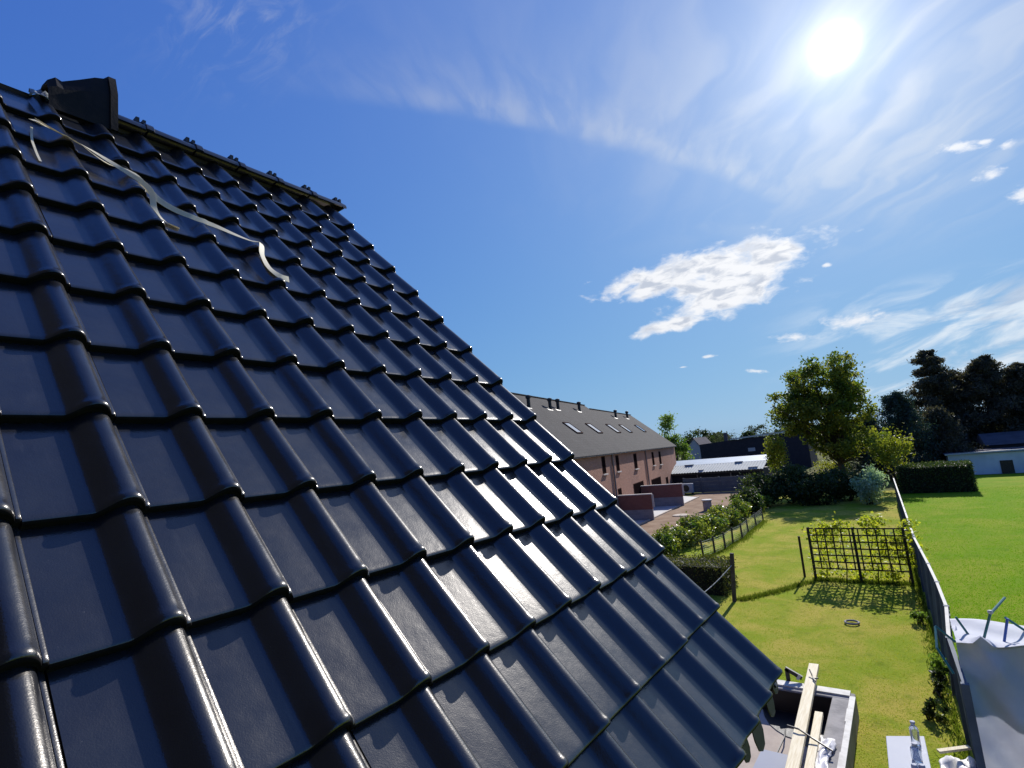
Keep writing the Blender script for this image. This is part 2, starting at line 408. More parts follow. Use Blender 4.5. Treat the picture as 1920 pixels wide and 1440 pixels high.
class MB:
    """collects faces in world coordinates; build() links ONE mesh object"""
    def __init__(s):
        s.v = []; s.f = []; s.uv = {}

    def add(s, vs, fs):
        b = len(s.v); s.v += [tuple(x) for x in vs]; s.f += [tuple(b + i for i in f) for f in fs]
        return s

    def obox(s, c, ax, ay, az, hx, hy, hz):
        c = Vector(c); ax, ay, az = Vector(ax), Vector(ay), Vector(az)
        vs = [c + ax * hx * i + ay * hy * j + az * hz * k for k in (-1, 1) for j in (-1, 1) for i in (-1, 1)]
        return s.add(vs, [(0, 2, 3, 1), (4, 5, 7, 6), (0, 1, 5, 4), (2, 6, 7, 3), (0, 4, 6, 2), (1, 3, 7, 5)])

    def box(s, x0, x1, y0, y1, z0, z1):
        return s.obox(((x0 + x1) / 2, (y0 + y1) / 2, (z0 + z1) / 2), (1, 0, 0), (0, 1, 0), (0, 0, 1), (x1 - x0) / 2, (y1 - y0) / 2, (z1 - z0) / 2)

    def bar(s, a, b, w, h, side=(0, 0, 1)):
        a, b = Vector(a), Vector(b); d = (b - a); L = d.length; d.normalize()
        x = d.cross(Vector(side))
        if x.length < 1e-4: x = d.cross(Vector((1, 0, 0)))
        x.normalize(); z = x.cross(d)
        return s.obox((a + b) / 2, x, d, z, w / 2, L / 2, h / 2)

    def tube(s, pts, rad, seg=8, cap=True):
        pts = [Vector(p) for p in pts]; n = len(pts)
        if not hasattr(rad, '__len__'): rad = [rad] * n
        b = len(s.v); ref = None
        for i, p in enumerate(pts):
            d = (pts[min(i + 1, n - 1)] - pts[max(i - 1, 0)]).normalized()
            if ref is None:
                ref = d.cross(Vector((0, 0, 1)))
                if ref.length < .05: ref = d.cross(Vector((1, 0, 0)))
            x = (ref - d * ref.dot(d)).normalized(); y = d.cross(x); ref = x
            for j in range(seg):
                t = 2 * math.pi * j / seg
                s.v.append(tuple(p + (x * math.cos(t) + y * math.sin(t)) * rad[i]))
        for i in range(n - 1):
            for j in range(seg):
                a0 = b + i * seg + j; a1 = b + i * seg + (j + 1) % seg
                s.f.append((a0, a1, a1 + seg, a0 + seg))
        if cap:
            s.f.append(tuple(b + j for j in range(seg))[::-1]); s.f.append(tuple(b + (n - 1) * seg + j for j in range(seg)))
        return s

    def lathe(s, c, prof, seg=16):
        b = len(s.v)
        for r, z in prof:
            for j in range(seg):
                t = 2 * math.pi * j / seg; s.v.append((c[0] + r * math.cos(t), c[1] + r * math.sin(t), c[2] + z))
        for i in range(len(prof) - 1):
            for j in range(seg):
                a0 = b + i * seg + j; a1 = b + i * seg + (j + 1) % seg
                s.f.append((a0, a1, a1 + seg, a0 + seg))
        s.f.append(tuple(b + j for j in range(seg))[::-1]); s.f.append(tuple(b + (len(prof) - 1) * seg + j for j in range(seg)))
        return s

    def prism(s, poly, ext):
        ext = Vector(ext); p = [Vector(x) for x in poly]; n = len(p)
        return s.add(p + [x + ext for x in p], [tuple(range(n))[::-1], tuple(range(n, 2 * n))] + [(i, (i + 1) % n, n + (i + 1) % n, n + i) for i in range(n)])

    def build(s, name, m, parent=None, smooth=False, uv=None, bevel=0):
        me = bpy.data.meshes.new(name)
        off = root_of(parent).location if parent else Vector((0, 0, 0))
        vs = np.array(s.v, float) - np.array(off)
        me.from_pydata(vs.tolist(), [], s.f)
        if uv:      # planar metre coordinates from two axes
            u, v = Vector(uv[0]), Vector(uv[1]); l = me.uv_layers.new(name='UVMap')
            co = np.array(s.v, float); lu = co @ np.array(u); lv = co @ np.array(v)
            vi = np.zeros(len(me.loops), int); me.loops.foreach_get('vertex_index', vi)
            l.data.foreach_set('uv', np.stack([lu[vi], lv[vi]], 1).ravel())
        o = link(name, me, m, parent, smooth)
        if bevel:
            bm = o.modifiers.new('bevel', 'BEVEL'); bm.width = bevel; bm.segments = 2; bm.limit_method = 'ANGLE'
        return o


def place(o, loc=None):
    """move a top-level mesh's origin onto its own base without moving its faces"""
    me = o.data; n = len(me.vertices); co = np.zeros(n * 3); me.vertices.foreach_get('co', co); co = co.reshape(-1, 3)
    c = np.array([co[:, 0].mean(), co[:, 1].mean(), co[:, 2].min()])
    me.vertices.foreach_set('co', (co - c).ravel()); o.location = c
    return o


def leaves(name, pts, size, m, parent, seed=0, tint=None, lean=None, aspect=.55, kind=None):
    """many leaf-sized faces at given points"""
    g = np.random.default_rng(seed); pts = np.asarray(pts, float); n = len(pts)
    a = g.normal(size=(n, 3)); a /= np.linalg.norm(a, axis=1)[:, None]
    if lean is not None:
        a = a * (1 - lean[1]) + np.array(lean[0]) * lean[1]; a /= np.linalg.norm(a, axis=1)[:, None]
    r = g.normal(size=(n, 3)); b = np.cross(a, r); b /= np.linalg.norm(b, axis=1)[:, None]
    sz = size * g.uniform(.6, 1.35, n)[:, None]
    nrm = np.cross(a, b)
    v = np.stack([pts - a * sz * .5, pts + b * sz * .5 * aspect + nrm * sz * .08, pts + a * sz * .5, pts - b * sz * .5 * aspect + nrm * sz * .08], 1).reshape(-1, 3)
    if parent: v = v - np.array(root_of(parent).location)
    me = bpy.data.meshes.new(name)
    f = np.arange(4 * n).reshape(-1, 4)
    me.from_pydata(v, [], f.tolist())
    t = g.uniform(0, 1, n) if tint is None else np.clip(tint + g.normal(0, .18, n), 0, 1)
    at = me.attributes.new('tint', 'FLOAT', 'FACE'); at.data.foreach_set('value', t.astype(np.float32))
    o = link(name, me, m, parent)
    if kind: o['kind'] = kind
    return o


def in_ell(g, n, c, r, shell=.55):
    d = g.normal(size=(n, 3)); d /= np.linalg.norm(d, axis=1)[:, None]
    k = (shell ** 3 + (1 - shell ** 3) * g.uniform(0, 1, n)) ** (1 / 3)
    return np.array(c) + d * k[:, None] * np.array(r)


# ------------------------------------------------------------------ ground
def sheet(name, poly, z, m, sub=None):
    b = MB(); b.add([(x, y, z) for x, y in poly], [tuple(range(len(poly)))])
    return tag(b.build(name, m), kind='structure')


def fx(Y):          # where the boundary fence stands
    return .45 - .026 * Y


sheet('ground', [(-900, -300), (900, -300), (900, 1500), (-900, 1500)], -.03, 'ground')
sheet('lawn', [(-11.2, -8), (fx(-8), -8), (fx(52), 52), (-11.2, 52)], 0.0, 'lawn')
sheet('field', [(fx(-8) + .05, -8), (40, -8), (40, 63), (fx(63) + .05, 63)], 0.0, 'field')
sheet('soil_strip', [(-17.2, 15), (-10.6, 15), (-10.6, 56), (-17.2, 56)], 0.008, 'soil')
sheet('path', [(-5.0, 5), (-1.45, 5), (-1.45, 11.5), (-2.95, 11.5), (-3.5, 11.9), (-4.7, 13.4), (-5.35, 16.0), (-5.55, 17.9), (-9.6, 18.0), (-9.6, 5)], 0.006, 'terrace')

# ------------------------------------------------------------------ the house we stand at
G = .3493                                    # course gauge
TW = .24                                     # tile cover width
RO = Vector((-1.77523, 2.70164, 5.42293))    # foot of the verge roll on course 0
RS = Vector((.671645, 0, -.740873))          # down the slope
RN = Vector((.740873, 0, .671645))           # out of the roof
RC = Vector((0, 1, 0))                       # along the courses


def roof(c, s, h=0.0):
    return RO + RC * c + RS * s + RN * h


house = empty('house', (-3.7, .2, 0), 'house with the glossy dark tiled roof filling the foreground', 'house')
HO = Vector(house.location)


def tile_mesh():
    pr = []                                   # (x, z) across the tile, left to right
    for x in (0, .03, .08, .122): pr.append((x, 0.0))
    for i in range(1, 13):                    # S-shaped flank up to a crest right of the middle
        u = i / 12; pr.append((.124 + .069 * u, .042 * (.5 - .5 * math.cos(math.pi * u)) ** .70))
    for i in range(1, 8):                     # short steep side
        u = i / 7.4 * math.pi / 2; pr.append((.193 + .0360 * math.sin(u), .042 * math.cos(u)))
    pr += [(.2300, .0066), (.2375, .0060), (.2395, .0035), (.2398, -.004)]
    n = len(pr)
    rings = [(.0, -.0095, .0006), (.0010, -.0062, .0012), (.0032, -.0034, .0020), (.0070, -.0014, .0028), (.0125, -.0003, .0030), (.020, 0, .0028), (.026, 0, .0006), (.045, 0, 0), (.2, 0, 0), (.405, 0, 0)]
    V, F = [], []
    tl = math.tan(R(5.0))
    for y, dzv, fl in rings:
        for x, z in pr:
            k = max(0, min(1, (z - .008) / .02))
            V.append((x - TW, y, z + dzv + fl * k - tl * y))
    nr = len(rings)
    for j in range(nr - 1):
        for i in range(n - 1):
            a = j * n + i; F.append((a, a + 1, a + n + 1, a + n))
    # thick lower edge with a drip groove, then the underside
    base = len(V)
    for dy, dzv in ((.0002, -.0140), (.0040, -.0155), (.0040, -.031), (.405, -.020)):
        for x, z in pr:
            V.append((x - TW, dy, z + dzv - tl * dy + (0 if dy < .3 else 0)))
    for i in range(n - 1):
        F.append((base + i, base + i + 1, i + 1, i))
        for k in range(3):
            a = base + k * n + i; F.append((a + n, a + n + 1, a + 1, a))
    # side and top edges
    last = base + 3 * n; top = (nr - 1) * n
    for i in range(n - 1): F.append((top + i, top + i + 1, last + i + 1, last + i))
    for i in (0, n - 1):
        col_ = [j * n + i for j in range(nr)] + [last + i, base + 2 * n + i, base + n + i, base + i]
        F.append(tuple(col_) if i else tuple(reversed(col_)))
    me = bpy.data.meshes.new('roof_tile'); me.from_pydata(V, [], F)
    me.polygons.foreach_set('use_smooth', [True] * len(me.polygons)); me.set_sharp_from_angle(angle=R(52))
    me.materials.append(MT['tile']); me.materials.append(MT['tile_edge_dark'])
    for p_ in me.polygons:                    # underside unglazed; lower nose and front edge painted black for dark reflections
        if min(p_.vertices) >= base or max(p_.vertices) < 3 * n or (max(p_.vertices) >= base and min(p_.vertices) < n): p_.material_index = 1
    return me


TM = tile_mesh()
rnd = random.Random(5)
for r in range(-7, 6):
    for c in range(-17, 1):
        o = bpy.data.objects.new('roof_tile', TM); SC.collection.objects.link(o); o.parent = house
        jc, js, jh = rnd.gauss(0, .0013), rnd.gauss(0, .0024), rnd.uniform(0, .0020)
        p = roof(c * TW + jc, r * G + js, jh) - HO
        mrot = Matrix((RC, -RS, RN)).transposed()
        e = Matrix.Rotation(rnd.gauss(0, .0030), 3, 'X') @ Matrix.Rotation(rnd.gauss(0, .0045), 3, 'Y') @ Matrix.Rotation(rnd.gauss(0, .0022), 3, 'Z')
        o.matrix_local = Matrix.Translation(p) @ (mrot @ e).to_4x4()

# unseen house added behind the viewpoint so the tile rolls mirror something dark
nb_ = empty('added_dark_house', (-3.7, -7, 0), 'added dark house shape, unseen behind the viewpoint, for the tile reflections', 'house')
MB().prism([(4.2, -2.6, 0), (4.2, -2.6, 10.4), (-3.7, -2.6, 15.0), (-11.6, -2.6, 10.4), (-11.6, -2.6, 0)], (0, -9, 0)).build('added_dark_gable', mat('added_gable_dark', (.012, .013, .017), .8, .1, var=(.018, .019, .024), vscale=3), nb_)
MB().prism([(4.6, -2.4, 10.15), (-3.7, -2.4, 15.0), (-12.0, -2.4, 10.15), (-12.0, -2.4, 10.35), (-3.7, -2.4, 15.22), (4.6, -2.4, 10.35)], (0, -9.4, 0)).build('roof', 'darkroof', nb_)  # roof of the added dark house, unseen as well
# roof deck, battens, back slope, walls
y0, y1 = -2.58, 2.62
sl = 5.15 * G
ridge_s = -8.25 * G
MB().add([roof(c_, s_, h_) - Vector((0, 0, 0)) for h_ in (-.11, -.085) for c_, s_ in ((y0 - RO.y, ridge_s), (y1 - RO.y, ridge_s), (y1 - RO.y, sl - .25), (y0 - RO.y, sl - .25))],
         [(0, 3, 2, 1), (4, 5, 6, 7), (0, 1, 5, 4), (1, 2, 6, 5), (2, 3, 7, 6), (3, 0, 4, 7)]).build('roof_deck', 'deck_shade_black', house)
RX, RZ = roof(0, ridge_s).x, roof(0, ridge_s).z
b = MB()
bk = Vector((-.671645, 0, -.740873)); bn_ = Vector((-.740873, 0, .671645))
p0 = Vector((RX, y0, RZ - .06)); p1 = Vector((RX, y1 + .08, RZ - .06))
b.add([p0, p1, p1 + bk * 4.6, p0 + bk * 4.6] + [x - bn_ * .06 for x in (p0, p1, p1 + bk * 4.6, p0 + bk * 4.6)], [(0, 3, 2, 1), (4, 5, 6, 7), (0, 1, 5, 4), (1, 2, 6, 5), (2, 3, 7, 6), (3, 0, 4, 7)])
b.build('back_roof', 'darkroof', house)
b = MB()
b.prism([(-1.0, y0, 0), (-1.0, y0, 4.35), (RX, y0, RZ - .35), (-6.4, y0, 4.35), (-6.4, y0, 0)], (0, 2.55 - y0, 0))
b.build('wall', 'housewall', house, uv=((0, 1, 0), (0, 0, 1)))
MB().bar(roof(-.03, ridge_s + .1, -.11), roof(-.03, sl - .03, -.11), .03, .16, RN).build('barge_board', 'blackmetal', house)
MB().bar(roof(y0 - RO.y, sl - .16, -.13), roof(-.06, sl - .16, -.13), .03, .15, RN).build('fascia_board', 'oldwood', house)
# torn tongues of the black eaves comb
for i, (cc_, ln_) in enumerate(((-.03, .07), (-.17, .11), (-.42, .13), (-.60, .08), (-.80, .12), (-1.05, .10))):
    b = MB(); s0 = 5 * G
    w = .045 + .010 * (i % 3)
    prof = [(-w, 0), (-w * 1.05, ln_ * .5), (-w * .8, ln_ * .85), (-w * .2, ln_), (w * .5, ln_ * .95), (w * .9, ln_ * .6), (w * .8, 0)]
    b.prism([roof(cc_ + u, s0 - .01, -.022) + Vector((.10 * v, .15 * v, -.95 * v)) for u, v in prof], Vector((.004, 0, .001)))
    b.build('eaves_comb_tongue', 'blackmetal', house)


def ridge_cap_mesh():
    V, F = [], []; L = .335; seg = 12
    st_ = [(0, .0), (.004, .010), (.045, .010), (.052, 0), (L, 0.0)]
    for y, ex in st_:
        for rr in (0, -.012):
            for j in range(seg + 1):
                t = math.pi * (j / seg) * .92 + math.pi * .04
                V.append((-(.105 + ex + rr) * math.cos(t), y, (.082 + ex + rr) * math.sin(t) ** .8))
    k = 2 * (seg + 1)
    for i in range(len(st_) - 1):
        for j in range(seg):
            a = i * k + j; F.append((a, a + 1, a + k + 1, a + k))
            a = a + seg + 1; F.append((a, a + k, a + k + 1, a + 1))
    for i in (0, len(st_) - 1):
        for j in range(seg):
            a = i * k + j; f = (a, a + seg + 1, a + seg + 2, a + 1); F.append(f if i == 0 else f[::-1])
    for i in range(len(st_) - 1):
        for j in (0, seg):
            a = i * k + j; f = (a, a + k, a + k + seg + 1, a + seg + 1); F.append(f if j == 0 else f[::-1])
    me = bpy.data.meshes.new('ridge_tile'); me.from_pydata(V, [], F)
    me.polygons.foreach_set('use_smooth', [True] * len(me.polygons)); me.set_sharp_from_angle(angle=R(45))
    me.materials.append(MT['tile'])
    return me


RM = ridge_cap_mesh()
cm_ = MB()
cm_.obox((0, 0, .094), (1, 0, 0), (0, 1, 0), (0, 0, 1), .026, .030, .012)
cm_.obox((.02, -.018, .10), (1, 0, 0), (0, 1, 0), (0, 0, 1), .028, .010, .020)
cm_.obox((.02, .020, .10), (1, 0, 0), (0, 1, 0), (0, 0, 1), .028, .009, .016)
clip0 = None
capY = [2.76 - .302 * i for i in range(1, 7)]
for i, yy in enumerate(capY):
    o = bpy.data.objects.new('ridge_tile', RM); SC.collection.objects.link(o); o.parent = house
    o.location = Vector((RX, yy - .02, RZ - .045 + rnd.uniform(-.003, .003))) - HO
    o.rotation_euler = (rnd.gauss(0, .006), 0, rnd.gauss(0, .006))
    if clip0 is None:
        me = bpy.data.meshes.new('ridge_clip'); me.from_pydata(cm_.v, [], cm_.f); me.materials.append(MT['blackmetal'])
        clip0 = me
    c_ = bpy.data.objects.new('ridge_clip', clip0); SC.collection.objects.link(c_); c_.parent = house
    c_.location = Vector((RX, yy + .302 - .03, RZ - .048)) - HO
# closing end plate of the ridge
MB().prism([(RX + .11 * math.cos(t), 2.735, RZ - .045 + .09 * math.sin(t)) for t in np.linspace(0, math.pi, 10)], (0, .012, 0)).build('ridge_end_plate', 'tile', house)
# ridge board seen in the gap under the caps
MB().box(RX - .02, RX + .02, y0, 2.70, RZ - .12, RZ - .04).build('ridge_board', 'oldwood', house)

# the lifted ridge cap at the unfinished end, with the ridge membrane curling out
b = MB(); st_ = [(.735, .055, 0), (.77, .095, 0), (.80, .085, 0), (.88, .150, 0), (.955, .215, 0), (1.018, .245, 0), (1.020, .250, .012), (1.058, .252, .012), (1.060, .240, 0)]; seg = 6; vs = []
for y_, top_, ex in st_:
    for inner in (0, 1):
        for j in range(seg + 1):
            t = math.pi * j / seg; cx_, sz_ = math.cos(t), math.sin(t)
            hw = .165 + ex - .016 * inner; zb = -.165; hh = top_ - zb + ex - .016 * inner
            vs.append((RX + .005 + hw * math.copysign(abs(cx_) ** .62, cx_), y_, RZ + zb + hh * sz_ ** .75))
kk = 2 * (seg + 1); fs = []
for i in range(len(st_) - 1):
    for j in range(seg):
        a0 = i * kk + j; fs.append((a0, a0 + 1, a0 + kk + 1, a0 + kk)); a0 += seg + 1; fs.append((a0, a0 + kk, a0 + kk + 1, a0 + 1))
for i in (0, len(st_) - 1):
    for j in range(seg):
        a0 = i * kk + j; f = (a0, a0 + seg + 1, a0 + seg + 2, a0 + 1); fs.append(f if i == 0 else f[::-1])
b.add(vs, fs)
lift = b.build('loose_ridge_tile', mat('unglazed_ridge', (.008, .007, .008), .7, .25, var=(.016, .012, .012), vscale=16, bump=.15, bscale=50), None, smooth=20)
tag(place(lift), 'dark ridge cap standing propped up at the unfinished end of the ridge', 'roof tile')


def tile_height(c, s_):
    x = (c % TW); up = (-s_) % G
    d = (x - .124) / .069
    return (0.0 if d < 0 else .042 * (.5 - .5 * math.cos(math.pi * d)) ** .7 if d < 1 else .042 * max(0, 1 - ((x - .193) / .036) ** 2) ** .5) - math.tan(R(5.0)) * up


def ribbon(name, pts, w, m, parent=None, twist=None, sub=7, thick=.0016):
    """flat band through points (course, slope, height) on the roof"""
    P_ = [Vector(p) for p in pts]; out = []
    for i in range(len(P_) - 1):
        a0, a1, a2, a3 = P_[max(i - 1, 0)], P_[i], P_[i + 1], P_[min(i + 2, len(P_) - 1)]
        for k in range(sub):
            t = k / sub
            out.append(.5 * ((2 * a1) + (a2 - a0) * t + (2 * a0 - 5 * a1 + 4 * a2 - a3) * t * t + (3 * a1 - a0 - 3 * a2 + a3) * t ** 3))
    out.append(P_[-1]); n = len(out); b = MB(); vs = []
    hs = [tile_height(p.x, p.y) for p in out]
    hs = [.12 * hs[i] + .88 * max(hs[max(i - 6, 0):i + 7]) for i in range(n)]
    hs = [max(sum(hs[max(i - 4, 0):i + 5]) / len(hs[max(i - 4, 0):i + 5]), tile_height(out[i].x, out[i].y)) for i in range(n)]
    out = [roof(p.x, p.y, h + .007 + max(p.z - .055, 0)) for p, h in zip(out, hs)]
    for i, p in enumerate(out):
        d = (out[min(i + 1, n - 1)] - out[max(i - 1, 0)]).normalized()
        x = d.cross(RN).normalized()
        tw = (twist or (lambda u: 0))(i / (n - 1))
        x = x * math.cos(tw) + RN * math.sin(tw); y = d.cross(x)
        for sx, sy in ((-1, 0), (1, 0), (1, 1), (-1, 1)):
            vs.append(p + x * w / 2 * sx + y * thick * sy)
    fs = [(4 * i + j, 4 * i + (j + 1) % 4, 4 * i + 4 + (j + 1) % 4, 4 * i + 4 + j) for i in range(n - 1) for j in range(4)]
    fs += [(3, 2, 1, 0), (4 * n - 4, 4 * n - 3, 4 * n - 2, 4 * n - 1)]
    b.add(vs, fs)
    return b.build(name, m, parent, smooth=40)


s1 = ribbon('packing_strap', [(-2.085, -2.27, .055), (-2.00, -2.16, .056), (-1.905, -2.085, .06), (-1.82, -1.99, .060), (-1.725, -1.925, .064), (-1.66, -1.70, .060), (-1.56, -1.59, .06), (-1.42, -1.52, .064), (-1.28, -1.445, .062), (-1.222, -1.43, .070), (-1.245, -1.33, .056), (-1.27, -1.17, .05), (-1.245, -1.09, .030), (-1.195, -1.08, .016)], .036, 'strap', twist=lambda u: .45 * math.sin(u * 11))
tag(place(s1), 'long cream plastic strap lying across the tiles below the ridge', 'strap', 'loose straps on the roof')
s2 = ribbon('packing_strap', [(-2.07, -2.25, .062), (-1.99, -2.125, .064), (-1.87, -2.04, .066), (-1.76, -1.90, .066), (-1.685, -1.755, .066), (-1.69, -1.60, .052), (-1.665, -1.50, .040), (-1.612, -1.462, .024)], .028, 'strap', twist=lambda u: .6 * math.sin(u * 7 + 1))
tag(place(s2), 'shorter cream strap curling back on itself with its end hanging over a pan', 'strap', 'loose straps on the roof')
s3 = ribbon('packing_strap', [(-2.088, -2.22, .056), (-2.105, -2.06, .056), (-2.108, -1.95, .058), (-2.105, -1.80, .052)], .010, 'strap')
tag(place(s3), 'thin cream strap hanging straight down a tile roll at the left', 'strap', 'loose straps on the roof')
b = MB(); g = np.random.default_rng(8); vs = []; nx, ny = 9, 7
for j in range(ny):
    for i in range(nx):
        u, v_ = i / (nx - 1), j / (ny - 1)
        vs.append((RX + .16 - .20 * v_ + g.normal(0, .006), .655 + .135 * u + .03 * v_, RZ - .10 + .15 * v_ - .06 * abs(u - .4) + .012 * math.sin(u * 9 + v_ * 4) + g.normal(0, .005)))
b.add(vs, [(j * nx + i, j * nx + i + 1, (j + 1) * nx + i + 1, (j + 1) * nx + i) for j in range(ny - 1) for i in range(nx - 1)])
mo = b.build('ridge_membrane', 'foil', None, smooth=True); so_ = mo.modifiers.new('s', 'SOLIDIFY'); so_.thickness = .003
tag(place(mo), 'crumpled grey ridge membrane curling beside the propped ridge cap', 'membrane')

# ------------------------------------------------------------------ brick terrace building
AZ = R(-10.27)
FD = Vector((math.sin(AZ), math.cos(AZ), 0)); FN = Vector((math.cos(AZ), -math.sin(AZ), 0)); UZ = Vector((0, 0, 1))
BC = Vector((-22.62, 65, 0))                  # far right corner
EZ = 5.01; RDEP = 5.11; RRZ = 9.36
tb = empty('brick_terrace', BC - FD * 20, 'long salmon brick terrace with grey roof, skylights and black flues', 'building')


def fp(L, z, out=0.0):
    return BC - FD * L + FN * out + UZ * z


SU = (-FN * RDEP + UZ * (RRZ - EZ)).normalized(); SN = SU.cross(FD) * -1
if SN.z < 0: SN = -SN
LEN = 52
MB().add([fp(0, 0), fp(LEN, 0), fp(LEN, 0, -2 * RDEP), fp(0, 0, -2 * RDEP), fp(0, EZ), fp(LEN, EZ), fp(LEN, EZ, -2 * RDEP), fp(0, EZ, -2 * RDEP), fp(0, RRZ - .12, -RDEP), fp(LEN, RRZ - .12, -RDEP)],
         [(0, 4, 5, 1), (1, 5, 9, 6, 2), (2, 6, 7, 3), (3, 7, 8, 4, 0), (4, 8, 9, 5), (7, 6, 9, 8)]).build('wall', 'brick', tb, uv=(FD, UZ))


def rp(L, s, h=0.0):
    return BC - FD * L + UZ * EZ + SU * s + SN * h


RSL = math.hypot(RDEP, RRZ - EZ)
STEP, SHI = 17.4, 7.35
b = MB()
b.prism([rp(-.12, -.25, .06), rp(LEN, -.25, .06), rp(LEN, SHI, .06), rp(STEP, SHI, .06), rp(STEP, RSL, .06), rp(-.12, RSL, .06)], SN * .10)
rf_ = b.build('roof', 'slate', tb, uv=(FD, SU))
hp = rp(0, SHI, .06)
b = MB(); bs = Vector((SU.x * -1, SU.y * -1, 0)); bsd = (FN * -RDEP - UZ * (RRZ - EZ)).normalized()
b.prism([rp(STEP, SHI, .05), rp(LEN, SHI, .05), rp(LEN, SHI, .05) + bsd * 6.5, rp(STEP, SHI, .05) + bsd * 6.5], UZ * -.1)
b.prism([rp(-.12, RSL, .05), rp(STEP - .01, RSL, .05), rp(STEP - .01, RSL, .05) + bsd * 5.8, rp(-.12, RSL, .05) + bsd * 5.8], UZ * -.1)
b.build('back_roof', 'slate', tb, uv=(FD, SU))
MB().bar(rp(-.12, RSL, .18), rp(STEP, RSL, .18), .2, .07).bar(rp(STEP, SHI, .18), rp(LEN, SHI, .18), .2, .07).build('ridge_capping', 'slate', tb)
MB().bar(fp(-.1, EZ - .07, .20), fp(LEN, EZ - .07, .20), .13, .11).build('gutter', 'pipe', tb)


def window(L0, L1, z0, z1, name='window'):
    f = MB(); t = .07
    for a_, c_, d_, e_ in ((L0, L0 - t, z0, z1), (L1 + t, L1, z0, z1), (L0 - t, L1 + t, z1 - t, z1), (L0 - t, L1 + t, z0, z0 + t)):
        f.add([fp(a_, d_, -.02), fp(c_, d_, -.02), fp(c_, e_, -.02), fp(a_, e_, -.02), fp(a_, d_, .015), fp(c_, d_, .015), fp(c_, e_, .015), fp(a_, e_, .015)],
              [(0, 3, 2, 1), (4, 5, 6, 7), (0, 1, 5, 4), (1, 2, 6, 5), (2, 3, 7, 6), (3, 0, 4, 7)])
    w = f.build(name, 'frame', tb)
    MB().add([fp(L0 - t, z0 + t, .006), fp(L1 + t, z0 + t, .006), fp(L1 + t, z1 - t, .006), fp(L0 - t, z1 - t, .006)], [(0, 1, 2, 3)]).build('pane', 'glass', w)
    if name == 'window':
        MB().bar(fp(L0 + .1, z0 - .05, .05), fp(L1 - .1, z0 - .05, .05), .14, .08).build('sill', 'sill', w)


for L0, L1, z0, z1 in ((32.04, 31.17, 3.6, 4.81), (28.32, 27.39, 3.55, 4.76), (22.4, 21.24, 3.41, 4.71), (14.57, 13.58, 3.32, 4.64), (10.91, 9.75, 3.23, 4.6), (38.88, 37.96, 3.6, 4.81), (28.67, 27.62, 0.9, 2.28), (8.59, 7.2, 0.9, 1.72), (33.2, 32.27, 0.9, 2.28)):
    window(L0, L1, z0, z1)
for L0, L1, z1 in ((23.68, 19.73, 2.24), (16.25, 11.38, 2.04), (36.56, 34.59, 2.25)):
    window(L0, L1, .15, z1, 'patio_door')
for L in (29.42, 17.64):
    MB().tube([fp(L, 4.95, .08), fp(L, .1, .08)], .07, 8).build('drainpipe', 'pipe', tb)
for L, s_ in ((31.22, 2.96), (25.77, 3.02), (19.38, 3.13), (14.28, 3.23), (6.62, 3.42)):
    f = MB(); hw, hh = .66, .70
    for a_, c_, d_, e_ in ((-hw, -hw + .09, -hh, hh), (hw - .09, hw, -hh, hh), (-hw + .09, hw - .09, hh - .09, hh), (-hw + .09, hw - .09, -hh, -hh + .09)):
        f.add([rp(L - x, s_ + y, h_) for h_ in (.14, .24) for x, y in ((a_, d_), (c_, d_), (c_, e_), (a_, e_))], [(0, 3, 2, 1), (4, 5, 6, 7), (0, 1, 5, 4), (1, 2, 6, 5), (2, 3, 7, 6), (3, 0, 4, 7)])
    w = f.build('skylight', 'frame', tb)
    MB().add([rp(L - x, s_ + y, .215) for x, y in ((-hw + .09, -hh + .09), (hw - .09, -hh + .09), (hw - .09, hh - .09), (-hw + .09, hh - .09))], [(0, 1, 2, 3)]).build('pane', 'skylight', w)
for L, s_ in ((34.36, 5.51), (30.06, 5.63), (28.09, 5.75), (22.29, 5.92), (10.91, 5.48), (4.88, 5.69)):
    c0 = rp(L, s_, .14)
    b = MB(); b.tube([c0 - UZ * .2, c0 + UZ * .62], .13, 10).tube([c0 + UZ * .62, c0 + UZ * .66, c0 + UZ * .84, c0 + UZ * .88], [.13, .19, .19, .12], 10)
    b.obox(c0 + FD * -.25 - SN * .0, FD, SU, SN, .45, .22, .03)
    b.build('flue', 'flue', tb)

# garden walls standing out from the terrace
for (bx, by), wl, lab in (((-14.9, 36.67), 2.9, 'nearer red brick garden wall on a grey block base'), ((-15.46, 44.95), 3.7, 'farther red brick garden wall on a grey block base, beside the terrace corner')):
    e0 = Vector((bx, by, 0)); e1 = e0 - FN * wl
    gw = empty('garden_wall', e0, lab, 'wall', 'brick garden walls between the plots')
    MB().bar(e0 + UZ * .38, e1 + UZ * .38, .24, .76).build('block_base', 'greyblock', gw, uv=(FN, UZ))
    MB().bar(e0 + UZ * 1.28, e1 + UZ * 1.28, .22, 1.04).build('brick_courses', 'redbrick', gw, uv=(FN, UZ))
    MB().bar(e0 + FN * .05 + UZ * 1.835, e1 + UZ * 1.835, .30, .07).build('coping', 'sill', gw)
    MB().bar(e0 + FN * .012 + UZ * .9, e0 + FN * .012 + UZ * 1.8 + FN * .001, .26, .03, FD).build('end_strip', 'sill', gw)
sheet('terrace_paving', [(-15.0, 33.9), (-16.15, 51.3), (-20.2, 54.5), (-16.6, 30.5), (-15.0, 30.5)], .03, 'slab')
b = MB().bar((-15.0, 30.5, .04), (-15.0, 33.9, .04), .14, .10).bar((-15.0, 33.9, .042), (-16.15, 51.3, .042), .14, .10)
tag(place(b.build('kerb', 'kerb')), 'pale kerb along the edge of the terrace paving', 'kerb')

